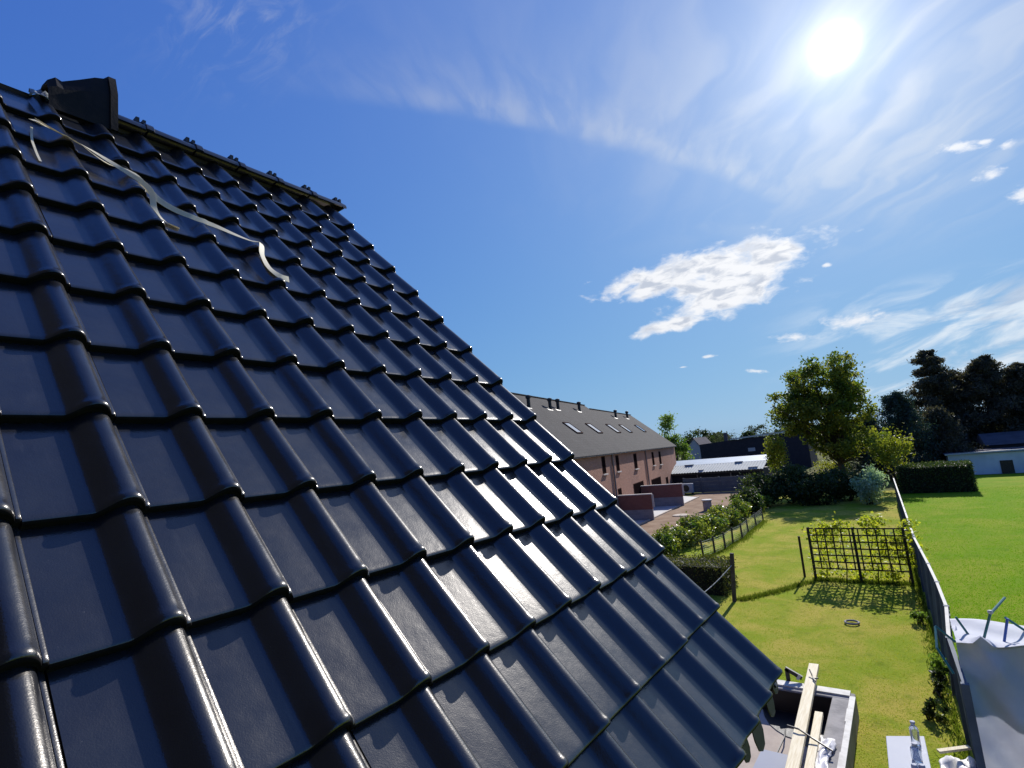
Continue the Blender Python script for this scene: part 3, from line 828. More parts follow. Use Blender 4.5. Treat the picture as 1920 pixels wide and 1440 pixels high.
# things on the soil strip
pl = empty('timber_planks', (-12.1, 32.9, 0), 'pale planks lying on bare soil beyond the laurels', 'planks')
MB().bar((-12.35, 31.2, .05), (-11.75, 34.4, .05), .30, .05).build('plank', 'kerb', pl)
MB().bar((-11.85, 31.3, .05), (-11.35, 34.5, .05), .22, .05).build('plank', 'kerb', pl)
MB().bar((-12.2, 31.9, .10), (-11.5, 32.0, .10), .12, .05).build('plank', 'kerb', pl)
tag(place(MB().lathe((-13.66, 38.7, 0), [(.55, 0), (.60, .02), (.60, .06), (.52, .085), (.2, .09)], 20).build('manhole_cover', 'kerb', smooth=35)), 'round pale manhole cover set in bare soil', 'manhole cover')
br = empty('concrete_shaft', (-12.5, 41.5, 0), 'grey concrete shaft with a pale lid on the soil strip', 'shaft')
MB().lathe((-12.5, 41.5, 0), [(.32, 0), (.32, .70), (.31, .73), (.28, .73)], 18).build('body', 'concrete', br, smooth=35)
MB().lathe((-12.5, 41.5, .73), [(.38, 0), (.40, .03), (.38, .09), (.2, .11)], 18).build('lid', 'palecap', br, smooth=35)
ac = empty('heat_pump', (-18.4, 55.2, 0), 'white outdoor heat pump unit with round fan by the panel fence', 'heat pump')
MB().box(-19.0, -17.8, 55.0, 55.4, .12, 1.05).build('casing', 'white', ac, bevel=.02)
MB().tube([(-18.5, 54.97, .58), (-18.5, 55.02, .58)], .34, 20).build('fan_grille', 'blackmetal', ac)
MB().box(-18.95, -18.8, 55.05, 55.35, 0, .12).box(-18.0, -17.85, 55.05, 55.35, 0, .12).build('foot', 'blackmetal', ac)

# ------------------------------------------------------------------ panel fence, sheds and far buildings
pf = empty('panel_fence', (-15, 56, 0), 'dark grey concrete panel fence behind the soil strip', 'fence')
fa, fb = Vector((-19.0, 56.1, 0)), Vector((-9.9, 56.1, 0))
N = 5
for i in range(N + 1):
    p = fa.lerp(fb, i / N); MB().box(p.x - .07, p.x + .07, p.y - .09, p.y + .09, 0, 1.56).build('post', 'panel', pf)
for i in range(N):
    a_, c_ = fa.lerp(fb, i / N), fa.lerp(fb, (i + 1) / N)
    for k in range(4):
        MB().box(a_.x + .075, c_.x - .075, a_.y - .03, a_.y + .03, .02 + k * .37, .02 + k * .37 + .355).build('panel', 'panel', pf)
sh = empty('long_shed', (-16, 62, 0), 'long low shed with a pale sheet roof behind the panel fence', 'shed')
MB().box(-24, -12.1, 60.5, 66, 0, 1.75).build('wall', 'darkroof', sh)
b = MB()
for i in range(40):
    x0 = -24.3 + i * .31
    b.add([(x0, 60.1, 1.82), (x0 + .31, 60.1, 1.82), (x0 + .31, 63.2, 2.55), (x0, 63.2, 2.55), (x0 + .08, 60.1, 1.88), (x0 + .23, 60.1, 1.88), (x0 + .23, 63.2, 2.61), (x0 + .08, 63.2, 2.61)], [(0, 4, 7, 3), (4, 5, 6, 7), (5, 1, 2, 6)])
b.build('front_roof', 'corrugated', sh)
MB().prism([(-24.3, 63.1, 2.57), (-24.3, 66.6, 3.08), (-24.3, 66.6, 3.0), (-24.3, 63.1, 2.49)], (12.4, 0, 0)).build('upper_roof', 'bluesheet', sh)
MB().box(-24.3, -11.9, 60.02, 60.09, 1.62, 1.84).build('fascia', 'oldwood', sh)
for x in (-22.5, -18.8, -15.2, -12.2):
    MB().box(x - .06, x + .06, 60.2, 60.32, 0, 1.7).build('post', 'pipe', sh)
g = np.random.default_rng(3)
for i, x in enumerate((-22.6, -20.9, -18.7, -15.2, -13.4)):
    b = MB(); w_, d_ = g.uniform(.5, 1.1), g.uniform(.3, .6)
    z_ = 1.92 + (i % 2) * .55; y_ = 60.5 + (i % 2) * 2.2
    b.box(x, x + w_, y_, y_ + d_, z_, z_ + .20)
    tag(place(b.build('roof_box', 'corrugated' if i % 2 else 'palecap')), ('small pale box on the shed roof, ' + ('first', 'second', 'third', 'fourth', 'fifth')[i] + ' from the brick terrace'), 'box', 'boxes lying on the shed roof')

db = empty('dark_barn', (-20, 92, 0), 'large dark building with pale ridge strip and two small windows', 'building')
MB().add([(-27, 90, 0), (-11, 90, 0), (-11, 90, 5.45), (-22, 90, 5.0), (-27, 90, 4.75), (-27, 98, 0), (-11, 98, 0), (-11, 98, 5.45), (-22, 98, 5.0), (-27, 98, 4.75)],
         [(0, 1, 2, 3, 4), (6, 5, 9, 8, 7), (1, 6, 7, 2), (2, 7, 8, 3), (3, 8, 9, 4), (4, 9, 5, 0)]).build('wall', 'darkroof', db)
MB().bar((-22, 89.9, 5.16), (-11, 89.9, 5.72), .3, .22).build('ridge_strip', 'palecap', db)
for x in (-19.5, -16.8):
    MB().box(x, x + 1.05, 89.93, 89.99, 3.0, 3.55).build('window', 'paleroof', db)
MB().box(-23.2, -22.7, 91, 91.5, 4.9, 6.3).build('chimney', 'greyroof', db)
gh = empty('gabled_house', (-31, 102, 0), 'small pale gabled house between the dark conifers and the barn', 'house')
MB().add([(-32.6, 100, 0), (-29.6, 100, 0), (-29.6, 100, 3.9), (-31, 100, 5.9), (-32.6, 100, 3.8), (-32.6, 108, 0), (-29.6, 108, 0), (-29.6, 108, 3.9), (-31, 108, 5.9), (-32.6, 108, 3.8)],
         [(0, 1, 2, 3, 4), (6, 5, 9, 8, 7), (1, 6, 7, 2), (4, 9, 5, 0)]).build('wall', 'paleroof', gh)
MB().prism([(-29.2, 99.8, 3.55), (-31, 99.8, 6.1), (-33, 99.8, 3.5), (-33, 99.8, 3.35), (-31, 99.8, 5.95), (-29.2, 99.8, 3.4)], (0, 8.5, 0)).build('roof', 'greyroof', gh)

ww = empty('white_outbuilding', (7, 64, 0), 'low white outbuilding with bright roof edge across the field', 'building')
MB().box(3.4, 16, 63.5, 69, 0, 1.86).build('wall', 'whitewall', ww)
MB().bar((3.2, 63.42, 1.94), (16.2, 63.42, 2.06), .24, .14).build('roof_edge', 'white', ww)
MB().box(3.2, 16.2, 63.55, 69.2, 1.88, 1.98).build('roof', 'greyroof', ww)
MB().box(6.9, 7.75, 63.44, 63.52, .02, 1.15).build('door', 'oldwood', ww)
rb = empty('grey_roofed_barn', (11, 76, 0), 'grey roofed barn half hidden behind the tall conifers at right', 'building')
MB().box(7.2, 20, 72, 80, 0, 2.3).build('wall', 'darkroof', rb)
MB().prism([(7, 71.6, 2.2), (7, 76, 3.3), (7, 80.4, 2.2)], (14.5, 0, 0)).build('roof', 'greyroof', rb)
ph = empty('pale_house', (15, 90, 0), 'pale house gable at the far right edge beyond the conifers', 'house')
MB().box(12.0, 20, 88, 96, 0, 5.0).build('wall', 'paleroof', ph)
MB().prism([(11.6, 87.7, 4.9), (16, 87.7, 7.6), (20.4, 87.7, 4.9)], (0, 9, 0)).build('roof', 'paleroof', ph)

# ------------------------------------------------------------------ boundary fence on the right
bf = empty('boundary_fence', (0, 26, 0), 'long grey blue board fence with pale cap dividing lawn and field', 'fence')
FH = 1.62


def fpt(Y, z):
    lean = .13 * max(0, min(1, (21 - Y) / 5)) * max(0, min(1, (Y - 11.6) / 1.5))
    return Vector((fx(Y) + lean * z / FH, Y, z))


ys = [9.6 + 1.9 * i for i in range(19)]
rnd = random.Random(9)
for i, Y in enumerate(ys):
    MB().bar(fpt(Y, 0), fpt(Y, FH + .02), .09, .09, (0, 1, 0)).build('post', 'fence', bf)
    if i < len(ys) - 1:
        Y2 = ys[i + 1]; nb = 12
        for k in range(nb):
            ya = Y + .05 + (1.8 / nb) * k; o_ = Vector((.012 * (k % 2) + rnd.gauss(0, .002), 0, 0)); zt = FH - .03
            p = [fpt(ya, .04) + o_, fpt(ya + 1.8 / nb - .006, .04) + o_, fpt(ya + 1.8 / nb - .006, zt) + o_, fpt(ya, zt) + o_]
            MB().prism(p, (.018, 0, 0)).build('board', 'fence', bf)
        MB().bar(fpt(Y + .01, FH), fpt(Y2 - .01, FH), .055, .03).build('cap_rail', 'fencecap' if Y > 11.4 else 'fence', bf)

# ------------------------------------------------------------------ trellis and climbing vine
TY = 21.75
TXL, TXR = -3.13, -.36
tr = empty('trellis', ((TXL + TXR) / 2, TY, 0), 'dark wooden lattice trellis on three posts across the lawn', 'trellis')
for k, x in enumerate((TXL, (TXL + TXR) / 2 - .02, TXR)):
    MB().box(x - .04, x + .04, TY - .04, TY + .04, 0, 1.82).build('post', 'trellis', tr)
for k in range(7):
    z = .42 + k * .228
    MB().box(TXL - .03, TXR + .03, TY - .062, TY - .041, z - .022, z + .022).build('rail', 'trellis', tr)
for k in range(1, 11):
    x = TXL + (TXR - TXL) * k / 11
    MB().box(x - .021, x + .021, TY - .083, TY - .0625, .42 - .02, 1.79 + .02).build('lattice_bar', 'trellis', tr)
g = np.random.default_rng(21)
vn = empty('climbing_vine', (-1.7, TY + .1, 0), 'yellow green climbing vine growing through the lattice trellis', 'vine')
cl_ = [(-2.9, 1.6, 130, .20), (-2.5, 1.75, 190, .20), (-2.1, 1.85, 150, .18), (-2.7, 1.2, 120, .22), (-2.3, 1.35, 120, .22), (-1.35, 1.95, 110, .16), (-1.15, 1.75, 120, .17), (-1.0, 2.05, 90, .15), (-1.5, 1.4, 60, .2), (-.9, 1.35, 150, .22), (-.6, 1.3, 170, .22), (-.45, 1.0, 160, .22),
       (-.3, 1.55, 130, .20), (-.25, .8, 110, .2), (-1.0, .9, 110, .22), (-1.4, .75, 90, .22), (-2.2, .75, 70, .2), (-2.8, .7, 90, .2), (-2.6, .35, 60, .2), (-1.2, .3, 160, .25), (-.8, .3, 120, .2), (-2.1, .2, 110, .25), (-2.95, .2, 80, .15), (-1.75, .2, 70, .1), (-.25, 1.9, 70, .15)]
pts = []
for x, z, n, r_ in cl_:
    n = int(n * .95)
    a_ = g.normal(size=(n, 3)) * np.array([r_, .09, r_ * .75]) + np.array([x, TY + .06, z]); a_[:, 2] = np.maximum(a_[:, 2], .03); pts.append(a_)
leaves('foliage', np.concatenate(pts), .105, 'leaf_vine', vn, 3, aspect=.8)
b = MB()
for x in (-2.8, -2.2, -1.3, -.9, -.45):
    b.tube([(x, TY + .05, 0), (x + .08, TY + .03, .5), (x - .05, TY + .04, 1.0), (x + .1, TY + .02, 1.6)], [.02, .016, .012, .006], 6)
b.build('stem', 'bark', vn)
tag(place(MB().bar((-3.53, 22.1, 0), (-3.50, 22.0, 1.46), .07, .06, (0, 1, 0)).build('stake', 'trellis')), 'single dark wooden stake standing just left of the trellis', 'stake')

# ------------------------------------------------------------------ post, wire fence, hedge and laurels on the left
pp = empty('tall_post', (-5.09, 18.33, 0), 'tall weathered post standing beside the clipped hedge', 'post')
MB().bar((-5.09, 18.33, 0), (-4.95, 18.3, 1.53), .11, .10, (0, 1, 0)).build('shaft', 'darkpost', pp)
st0, st1 = Vector((-5.0, 18.26, 1.15)), Vector((-5.75, 15.6, .55))
b = MB(); cable = [st0.lerp(st1, t) - UZ * .10 * math.sin(math.pi * t) for t in np.linspace(0, 1, 12)]
b.tube(cable, .011, 6)
for t in (3, 5, 8):
    b.tube([cable[t] + Vector((-.03, 0, -.03)), cable[t] + Vector((.03, .01, .03))], .009, 5)
tag(b.build('knotted_cord', 'palecap'), 'thin pale knotted cord slung down from the tall post', 'cord')
wf = empty('low_wire_fence', (-7.5, 29, 0), 'low post and wire netting fence along the left side of the lawn', 'fence')
posts = [(-7.93, 24.7), (-7.70, 25.7), (-7.50, 26.8), (-7.52, 28.3), (-7.35, 29.6), (-7.50, 31.6), (-7.52, 33.8), (-7.6, 36.2)]
for x, y in posts:
    t = rnd.uniform(-.05, .05); MB().bar((x, y, 0), (x + t, y + .02, .80), .075, .07, (0, 1, 0)).build('post', 'darkpost', wf)
b = MB()
for i in range(len(posts) - 1):
    a_, c_ = Vector((*posts[i], 0)), Vector((*posts[i + 1], 0)); n = max(2, int((c_ - a_).length / .16))
    for z in np.arange(.08, .72, .09): b.tube([a_ + UZ * z, c_ + UZ * z], .0035, 4, False)
    for k in range(n):
        p = a_.lerp(c_, k / n); b.tube([p + UZ * .06, p + UZ * .70], .003, 4, False)
b.build('wire_netting', 'wire', wf)

g = np.random.default_rng(31)
HX0, HX1, HY0, HY1, HZ = -10.2, -5.42, 18.75, 20.3, 1.02
hd = empty('clipped_hedge', ((HX0 + HX1) / 2, (HY0 + HY1) / 2, 0), 'block shaped clipped hedge with dark front next to the tall post', 'hedge')
MB().box(HX0 + .1, HX1 - .12, HY0 + .12, HY1 - .1, 0, HZ - .1).build('light_block_core', 'core', hd)  # solid dark box added inside the hedge to block light


def box_pts(g, n, x0, x1, y0, y1, z0, z1, th=.14, faces=(1, 1, 1, 1, 1)):
    """points in a skin just inside a box: -y, +y, -x, +x, top"""
    ar = [(x1 - x0) * (z1 - z0), (x1 - x0) * (z1 - z0), (y1 - y0) * (z1 - z0), (y1 - y0) * (z1 - z0), (x1 - x0) * (y1 - y0)]
    ar = np.array(ar) * np.array(faces); k = g.choice(5, n, p=ar / ar.sum())
    u = g.uniform(size=(n, 3)); p = np.array([x0, y0, z0]) + u * np.array([x1 - x0, y1 - y0, z1 - z0]); d = np.abs(g.normal(0, th * .6, n))
    wob = .06 * np.sin(p[:, 0] * 3.1 + p[:, 2] * 4) + .05 * np.sin(p[:, 1] * 5 + p[:, 0] * 1.7)
    p[:, 1] = np.where(k == 0, y0 + d + wob, np.where(k == 1, y1 - d + wob, p[:, 1]))
    p[:, 0] = np.where(k == 2, x0 + d + wob, np.where(k == 3, x1 - d + wob, p[:, 0]))
    p[:, 2] = np.where(k == 4, z1 - d + wob, p[:, 2]); p[:, 2] = np.maximum(p[:, 2], .02)
    return p


leaves('foliage', box_pts(g, 9000, HX0, HX1, HY0, HY1, 0, HZ), .075, 'leaf_hedge', hd, 5)


def shrub(name, loc, rx, ry, h, n, size, m, label, cat='shrub', group=None, clumps=14, seed=0, stems=4, lean=None, z0=.0, clr=.30):
    g = np.random.default_rng(seed); t = empty(name, loc, label, cat, group); L = np.array(loc)
    cs = in_ell(g, clumps, L + [0, 0, z0 + (h - z0) * .5], [rx * .78, ry * .78, (h - z0) * .40], .35)
    per = n // clumps; pts = []; tn = []
    for c in cs:
        r_ = np.array([rx, ry, h * .5]) * clr * g.uniform(.7, 1.3)
        a_ = c + g.normal(size=(per, 3)) * r_ * .6; pts.append(a_); tn.append(np.full(per, np.clip(g.normal(.4, .28), 0, 1)))
    pts = np.concatenate(pts); pts[:, 2] = np.maximum(pts[:, 2], L[2] + .03)
    leaves('foliage', pts, size, m, t, seed + 1, tint=np.concatenate(tn), lean=lean)
    b = MB()
    for k in range(stems):
        c = cs[k % len(cs)]; b0 = Vector(loc) + Vector((g.normal(0, .08), g.normal(0, .08), 0))
        b.tube([b0, b0.lerp(Vector(c), .5) + Vector((g.normal(0, .05), 0, .1)), Vector(c)], [.03 * h ** .5, .02 * h ** .5, .008], 6)
    b.build('stem', 'bark', t, smooth=True)
    return t


for i in range(20):
    u = i / 19
    shrub('laurel_shrub', (-9.55 + .75 * u - .25 * (i % 2) + .2 * math.sin(i * 2.1), 24.2 + 18.5 * u, 0), .85, .85, 1.25 + .25 * math.sin(i * 1.7), 900, .17, 'leaf_laurel',
          'glossy green laurel shrub in the row beside the low wire fence', 'shrub', 'laurel shrubs along the low wire fence', 12, 50 + i)

# taller unmown grass
def tufts(name, pts, h, m, label, seed, w=.012):
    g = np.random.default_rng(seed); n = len(pts); pts = np.asarray(pts)
    a = g.uniform(0, 2 * np.pi, n); d = np.stack([np.cos(a), np.sin(a), np.zeros(n)], 1)
    ln = g.normal(0, .45, (n, 2)); hh = h * g.uniform(.45, 1.3, n)
    tip = pts + np.stack([ln[:, 0] * hh, ln[:, 1] * hh, hh], 1)
    v = np.stack([pts - d * w, pts + d * w, tip], 1).reshape(-1, 3)
    me = bpy.data.meshes.new(name); me.from_pydata(v, [], np.arange(3 * n).reshape(-1, 3).tolist())
    at = me.attributes.new('tint', 'FLOAT', 'FACE'); at.data.foreach_set('value', g.uniform(0, 1, n).astype(np.float32) ** 1.5)
    o = link(name, me, m)
    return tag(o, label, 'grass', kind='stuff')


g = np.random.default_rng(77)
n = 110000
yy = 9 + 27 * g.uniform(size=n) ** 1.5; xx = -8.2 + (fx(yy) - .05 + 8.2) * g.uniform(size=n)
keep = ~((xx < -1.4) & (yy < 11.9)) & ~(xx < np.interp(yy, [11.5, 11.9, 13.4, 16.0, 17.9, 18.0, 40], [-2.95, -3.5, -4.7, -5.35, -5.5, -11, -11]) + g.normal(0, .05, n)) & ~((xx > HX0) & (xx < HX1) & (yy > HY0) & (yy < HY1))
P0 = np.stack([xx, yy, np.zeros(n)], 1)[keep]
tufts('lawn_grass', P0, .016, 'blade', 'short mown lawn grass with yellowed patches', 1, .008)
n = 90000
yy = 12.3 + 40 * g.uniform(size=n) ** 1.6; xx = fx(yy) + .15 + (2 + .2 * yy) * g.uniform(size=n)
tufts('field_grass', np.stack([xx, yy, np.zeros(n)], 1), .022, 'fieldblade', 'bright green grass of the field beyond the board fence', 2, .014)
t = g.uniform(size=2000)
cx = -5.0 + 1.75 * t; cy = 18.5 + 2.9 * t ** 1.2
p2 = np.stack([cx + g.normal(0, .10, 2000), cy + g.normal(0, .07, 2000), np.zeros(2000)], 1)
fy = 9.8 + 24 * g.uniform(size=3600); p3 = np.stack([fx(fy) - .06 - np.abs(g.normal(0, .10, 3600)), fy, np.zeros(3600)], 1)
wx = np.concatenate([np.interp(g.uniform(24.5, 36, 5000), [p[1] for p in posts], [p[0] for p in posts])]); wy = g.uniform(24.5, 36, 5000)
wx = np.interp(wy, [p[1] for p in posts], [p[0] for p in posts])
p4 = np.stack([wx + g.normal(0, .18, 5000), wy, np.zeros(5000)], 1)
tx = g.uniform(TXL - .1, TXR + .2, 3000); p5 = np.stack([tx, TY + g.normal(0, .13, 3000), np.zeros(3000)], 1)
tufts('long_grass', np.concatenate([p2, p3, p4, p5]), .10, 'darkblade', 'longer uncut grass along the fences, trellis and old bed edge', 4, .011)
# low plants at the foot of the boundary fence
for i, (x, y, h, r_, lab) in enumerate(((-.10, 14.1, .45, .25, 'leafy weed clump at the fence foot, level with the tarpaulin corner'), (-.10, 13.2, .50, .18, 'middle weed clump at the fence foot'), (-.22, 12.2, .35, .20, 'dark weed clump at the fence foot nearest the white table'), (-.30, 17.7, .35, .22, 'low weed clump at the fence foot nearest the trellis'))):
    shrub('weed_clump', (x, y, 0), r_, r_, h, 320, .08, 'leaf_light' if i in (0, 3) else 'leaf_dark', lab, 'weeds', 'weed clumps along the board fence', 8, 90 + i, 3)

# ring left on the lawn
rg = MB(); seg = 24
rg.tube([(-1.78 + .16 * math.cos(2 * math.pi * k / seg), 17.13 + .16 * math.sin(2 * math.pi * k / seg), .045) for k in range(seg + 1)], .026, 8, False)
tag(place(rg.build('lawn_ring', 'concrete', smooth=True)), 'small pale ring lying alone on the lawn', 'ring')

# ------------------------------------------------------------------ walled corner with beams below the eaves
wc = empty('low_wall_corner', (-2.1, 11.5, 0), 'low rough concrete wall corner with pale outer edging at the lawn', 'wall')
MB().box(-2.95, -1.36, 11.42, 11.72, 0, .42).build('back_wall', 'concrete', wc, bevel=.02)
MB().box(-1.70, -1.36, 5.5, 11.417, 0, .43).build('side_wall', 'concrete', wc, bevel=.02)
b = MB(); rnd2 = random.Random(3)
for k in range(12):
    ya = 5.5 + k * .5; b.box(-1.42 - rnd2.uniform(0, .02), -1.34, ya, min(ya + .498, 11.76), .43, .455)
b.build('pale_edging', 'palecap', wc)
MB().box(-2.95, -1.43, 11.52, 11.74, .42, .45).build('rear_edging', 'palecap', wc)
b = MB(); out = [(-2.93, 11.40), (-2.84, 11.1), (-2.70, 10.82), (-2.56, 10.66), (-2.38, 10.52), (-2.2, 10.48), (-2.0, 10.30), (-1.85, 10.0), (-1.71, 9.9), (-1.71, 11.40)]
b.prism([(x, y, .012) for x, y in out], (0, 0, .008))  # black outline painting in the shade of the back wall on the floor
b.prism([(-2.93, 11.413, .02), (-1.71, 11.413, .02), (-1.71, 11.413, .40), (-2.4, 11.413, .385), (-2.93, 11.413, .40)], (0, -.006, 0))  # same black painted over the wall's shaded inner face
tag(place(b.build('painted_wall_shade', 'deck_shade_black')), 'flat black sheet painted in as shade inside the low wall corner', 'sheet')
bm1 = MB().bar((-2.06, 12.30, .60), (-1.86, 7.2, .56), .17, .075).build('timber_beam', 'wood', bevel=.006)
tag(place(bm1), 'long fresh timber beam lying across the low wall', 'beam', 'fresh timbers below the eaves')
bm2 = MB().bar((-1.80, 10.5, .50), (-1.68, 7.2, .52), .12, .07).build('timber_beam', 'wood', bevel=.006)
tag(place(bm2), 'shorter fresh timber beam right of the long one, ending short of the back wall', 'beam', 'fresh timbers below the eaves')
b = MB().tube([(-2.12, 9.55, .66), (-1.95, 9.5, .665), (-1.78, 9.45, .60), (-1.5, 9.35, .52)], .014, 6)
tag(place(b.build('tie_rod', 'blackmetal')), 'thin black rod lying across both timber beams', 'rod')
b = MB().tube([(-2.06, 11.75, .72), (-2.0, 11.6, .66), (-1.93, 11.4, .66), (-1.98, 11.5, .66), (-1.90, 11.55, .66)], .012, 6)
tag(place(b.build('wire_tie', 'blackmetal')), 'twisted black wire tie on the far end of the long beam', 'wire')
bk_ = empty('black_bracket', (-2.45, 11.8, 0), 'bent black metal bracket standing at the low back wall', 'bracket')
MB().bar((-2.47, 11.80, 0), (-2.47, 11.80, .66), .07, .05, (0, 1, 0)).bar((-2.50, 11.80, .66), (-2.22, 11.80, .52), .07, .05, (0, 1, 0)).build('frame', 'blackmetal', bk_)
MB().bar((-2.30, 11.76, .50), (-2.24, 11.76, .59), .05, .02, (0, 1, 0)).build('end_clip', 'palecap', bk_)
cb = MB().tube([(-2.42, 10.72, .03), (-2.36, 10.3, .10), (-2.38, 9.6, .12), (-2.30, 8.9, .10), (-2.28, 7.6, .08)], .012, 6)
tag(place(cb.build('black_cable', 'blackmetal')), 'thin black cable hanging down left of the long beam', 'cable')
b = MB(); b.obox((-2.28, 9.15, .18), (1, 0, 0), Vector((.1, .98, .12)).normalized(), Vector((0, -.12, .98)).normalized(), .30, .36, .02)
tag(place(b.build('white_sheet_of_board', 'white')), 'white board lying left of the long timber beam', 'board')
b = MB()
for k in range(3):
    b.obox((-2.52 + .16 * k, 8.62 - .02 * k, .10), (1, .1, 0), (-.1, 1, 0), (0, 0, 1), .07, .11, .04)
tag(place(b.build('clay_bricks', 'red')), 'red clay bricks peeping out below the white panel', 'bricks')


def crumple(name, x0, x1, y0, y1, z0, amp, m, nx=22, ny=18, seed=0, fn=None):
    g = np.random.default_rng(seed); ph = g.uniform(0, 6.28, 8); fr_ = g.uniform(1.5, 5.5, (8, 2)) * g.choice([-1, 1], (8, 2)); vs = []
    for j in range(ny):
        for i in range(nx):
            u, v_ = i / (nx - 1), j / (ny - 1); h = sum(abs(math.sin(fr_[k, 0] * u + fr_[k, 1] * v_ + ph[k])) for k in range(8)) / 8
            e_ = 1 - abs(2 * u - 1) ** 4 * .8
            vs.append((x0 + (x1 - x0) * u + g.normal(0, .008) + .03 * math.sin(9 * v_), y0 + (y1 - y0) * v_ + g.normal(0, .008) + .05 * math.sin(7 * u + 1), z0 + amp * (1.6 * h - .5) * e_ + (fn(u, v_) if fn else 0)))
    b = MB(); b.add(vs, [(j * nx + i, j * nx + i + 1, (j + 1) * nx + i + 1, (j + 1) * nx + i) for j in range(ny - 1) for i in range(nx - 1)])
    o = b.build(name, m, None, smooth=True); s_ = o.modifiers.new('s', 'SOLIDIFY'); s_.thickness = .004
    return place(o)


tag(crumple('white_sack', -1.74, -1.52, 8.5, 9.75, .46, .09, 'sheet', 14, 20, 5), 'crumpled white plastic sack stuffed beside the low side wall', 'sack')
tb_ = empty('white_table', (-.56, 9.1, 0), 'white topped table standing on the lawn by the fence', 'table')
MB().obox((-.56, 8.95, .735), (.9, .42, 0), (-.05, 1, 0), (0, 0, 1), .25, .78, .018).build('table_top', 'white', tb_, bevel=.006)
for x, y in ((-.76, 8.3), (-.36, 8.45), (-.78, 9.5), (-.38, 9.62)):
    MB().tube([(x, y, 0), (x, y, .717)], .018, 8).build('leg', 'wire', tb_)


def bottle(loc, r_, h, label):
    t = empty('clear_bottle', loc, label, 'bottle', 'clear bottles on the white table')
    MB().lathe(loc, [(r_ * .9, 0), (r_, .01), (r_, h * .66), (r_ * .85, h * .74), (r_ * .42, h * .84), (r_ * .40, h * .9)], 16).build('body', 'clear', t, smooth=40)
    MB().lathe((loc[0], loc[1], loc[2] + h * .9), [(r_ * .55, 0), (r_ * .55, h * .09), (r_ * .4, h * .1)], 14).build('cap', 'white', t, smooth=40)


bottle((-.47, 9.55, .754), .055, .30, 'taller clear bottle with white cap at the far end of the white table')
bottle((-.47, 9.10, .754), .060, .22, 'shorter clear bottle with white cap nearer along the white table')
for i, x in enumerate((-.50, -.42)):
    c_ = MB().lathe((x, 8.82 + .03 * i, .754), [(.032, 0), (.038, .03), (.036, .075), (.028, .085), (.01, .088)], 14)
    tag(place(c_.build('white_cup', 'white', smooth=40)), ('left' if i == 0 else 'right') + ' one of two small white cups on the white table', 'cup', 'white cups on the table')
tag(crumple('plastic_sheeting', -.28, .16, 8.3, 10.0, .34, .30, 'sheet', 20, 20, 12), 'heap of crumpled pale plastic sheeting between table and fence', 'plastic sheet')
tag(place(MB().bar((-.24, 9.75, .62), (.12, 9.95, .66), .07, .03).build('timber_offcut', 'wood')), 'short pale timber offcut on the heap of plastic sheeting', 'offcut')

# tarpaulin over a stack on the neighbour's side
g = np.random.default_rng(40); b = MB(); nu, nv = 60, 60; vs = []
x0, x1, yf, yb, zt = .21, 4.2, 10.08, 11.42, 2.0
for j in range(nv):
    for i in range(nu):
        u = i / (nu - 1); x = x0 + (x1 - x0) * u ** 1.15; v_ = j / (nv - 1)
        slope = .10 * u * 3
        yfl, ybl = yf + slope, yb + slope * .8
        if v_ < .6:
            k = v_ / .6; z = zt * k; y = yfl + .07 * math.sin(x * 5.0 + z * 1.3) * (1 - .5 * k) - .22 * (1 - k) + .05 * math.sin(x * 11 + z * 2.6) + .06 * math.sin(x * 2.2 - z * 2.7) + .05 * abs(math.sin(x * 4.3 - z * 3.9 + 1)) + .035 * abs(math.sin(x * 8.1 + z * 6.2))
            z += .04 * math.sin(x * 7) * k
        else:
            k = (v_ - .6) / .4; y = yfl + (ybl - yfl) * k; z = zt - .02 * math.sin(math.pi * k) - .05 * k + .04 * math.sin(x * 7) * (1 - k) + .03 * math.sin(x * 4 + y * 6)
            z += .13 * math.exp(-((x - .50) / .07) ** 2 - (k / .2) ** 2)
        vs.append((x - .06 * (1 - min(1, v_ / .6)) * (u < .01), y, max(z, .02)))
b.add(vs, [(j * nu + i, j * nu + i + 1, (j + 1) * nu + i + 1, (j + 1) * nu + i) for j in range(nv - 1) for i in range(nu - 1)])
# left side closing flap
side = [(j, vs[j * nu]) for j in range(nv)]
b2 = len(b.v); vb = []
for j, p in side:
    vb.append((p[0] + .05, min(p[1] + .6 * (1 - max(0, (j / (nv - 1) - .6) / .4)), 11.4), p[2] - .02))
b.v += vb; b.f += [(j * nu, (j + 1) * nu, b2 + j + 1, b2 + j) for j in range(nv - 1)]
tp = b.build('tarpaulin', 'tarp', None, smooth=50); s_ = tp.modifiers.new('s', 'SOLIDIFY'); s_.thickness = .006
tag(place(tp), 'large white tarpaulin draped over a stack beside the board fence', 'tarpaulin')
rk = empty('pole_frame', (.7, 10.6, 0), 'thin green and blue poles sticking up from the white tarpaulin', 'pole frame')
for a_, c_, m_ in (((.52, 10.52, 1.9), (.68, 10.52, 2.34), 'green_pole'), ((.77, 10.64, 1.9), (.865, 10.64, 2.25), 'blue_pole'), ((1.10, 11.0, 1.96), (.86, 10.9, 2.19), 'green_pole'), ((.68, 10.53, 2.33), (.93, 11.2, 2.40), 'green_pole')):
    MB().tube([a_, c_], .017, 8).build('pole', m_, rk)
MB().lathe((.68, 10.52, 2.33), [(.02, 0), (.032, .01), (.032, .04), (.02, .05)], 10).build('pole_cap', 'palecap', rk)
rk2 = empty('folding_frame', (.2, 10.4, 0), 'green tubular frame hooked over the fence at the tarpaulin corner', 'frame')
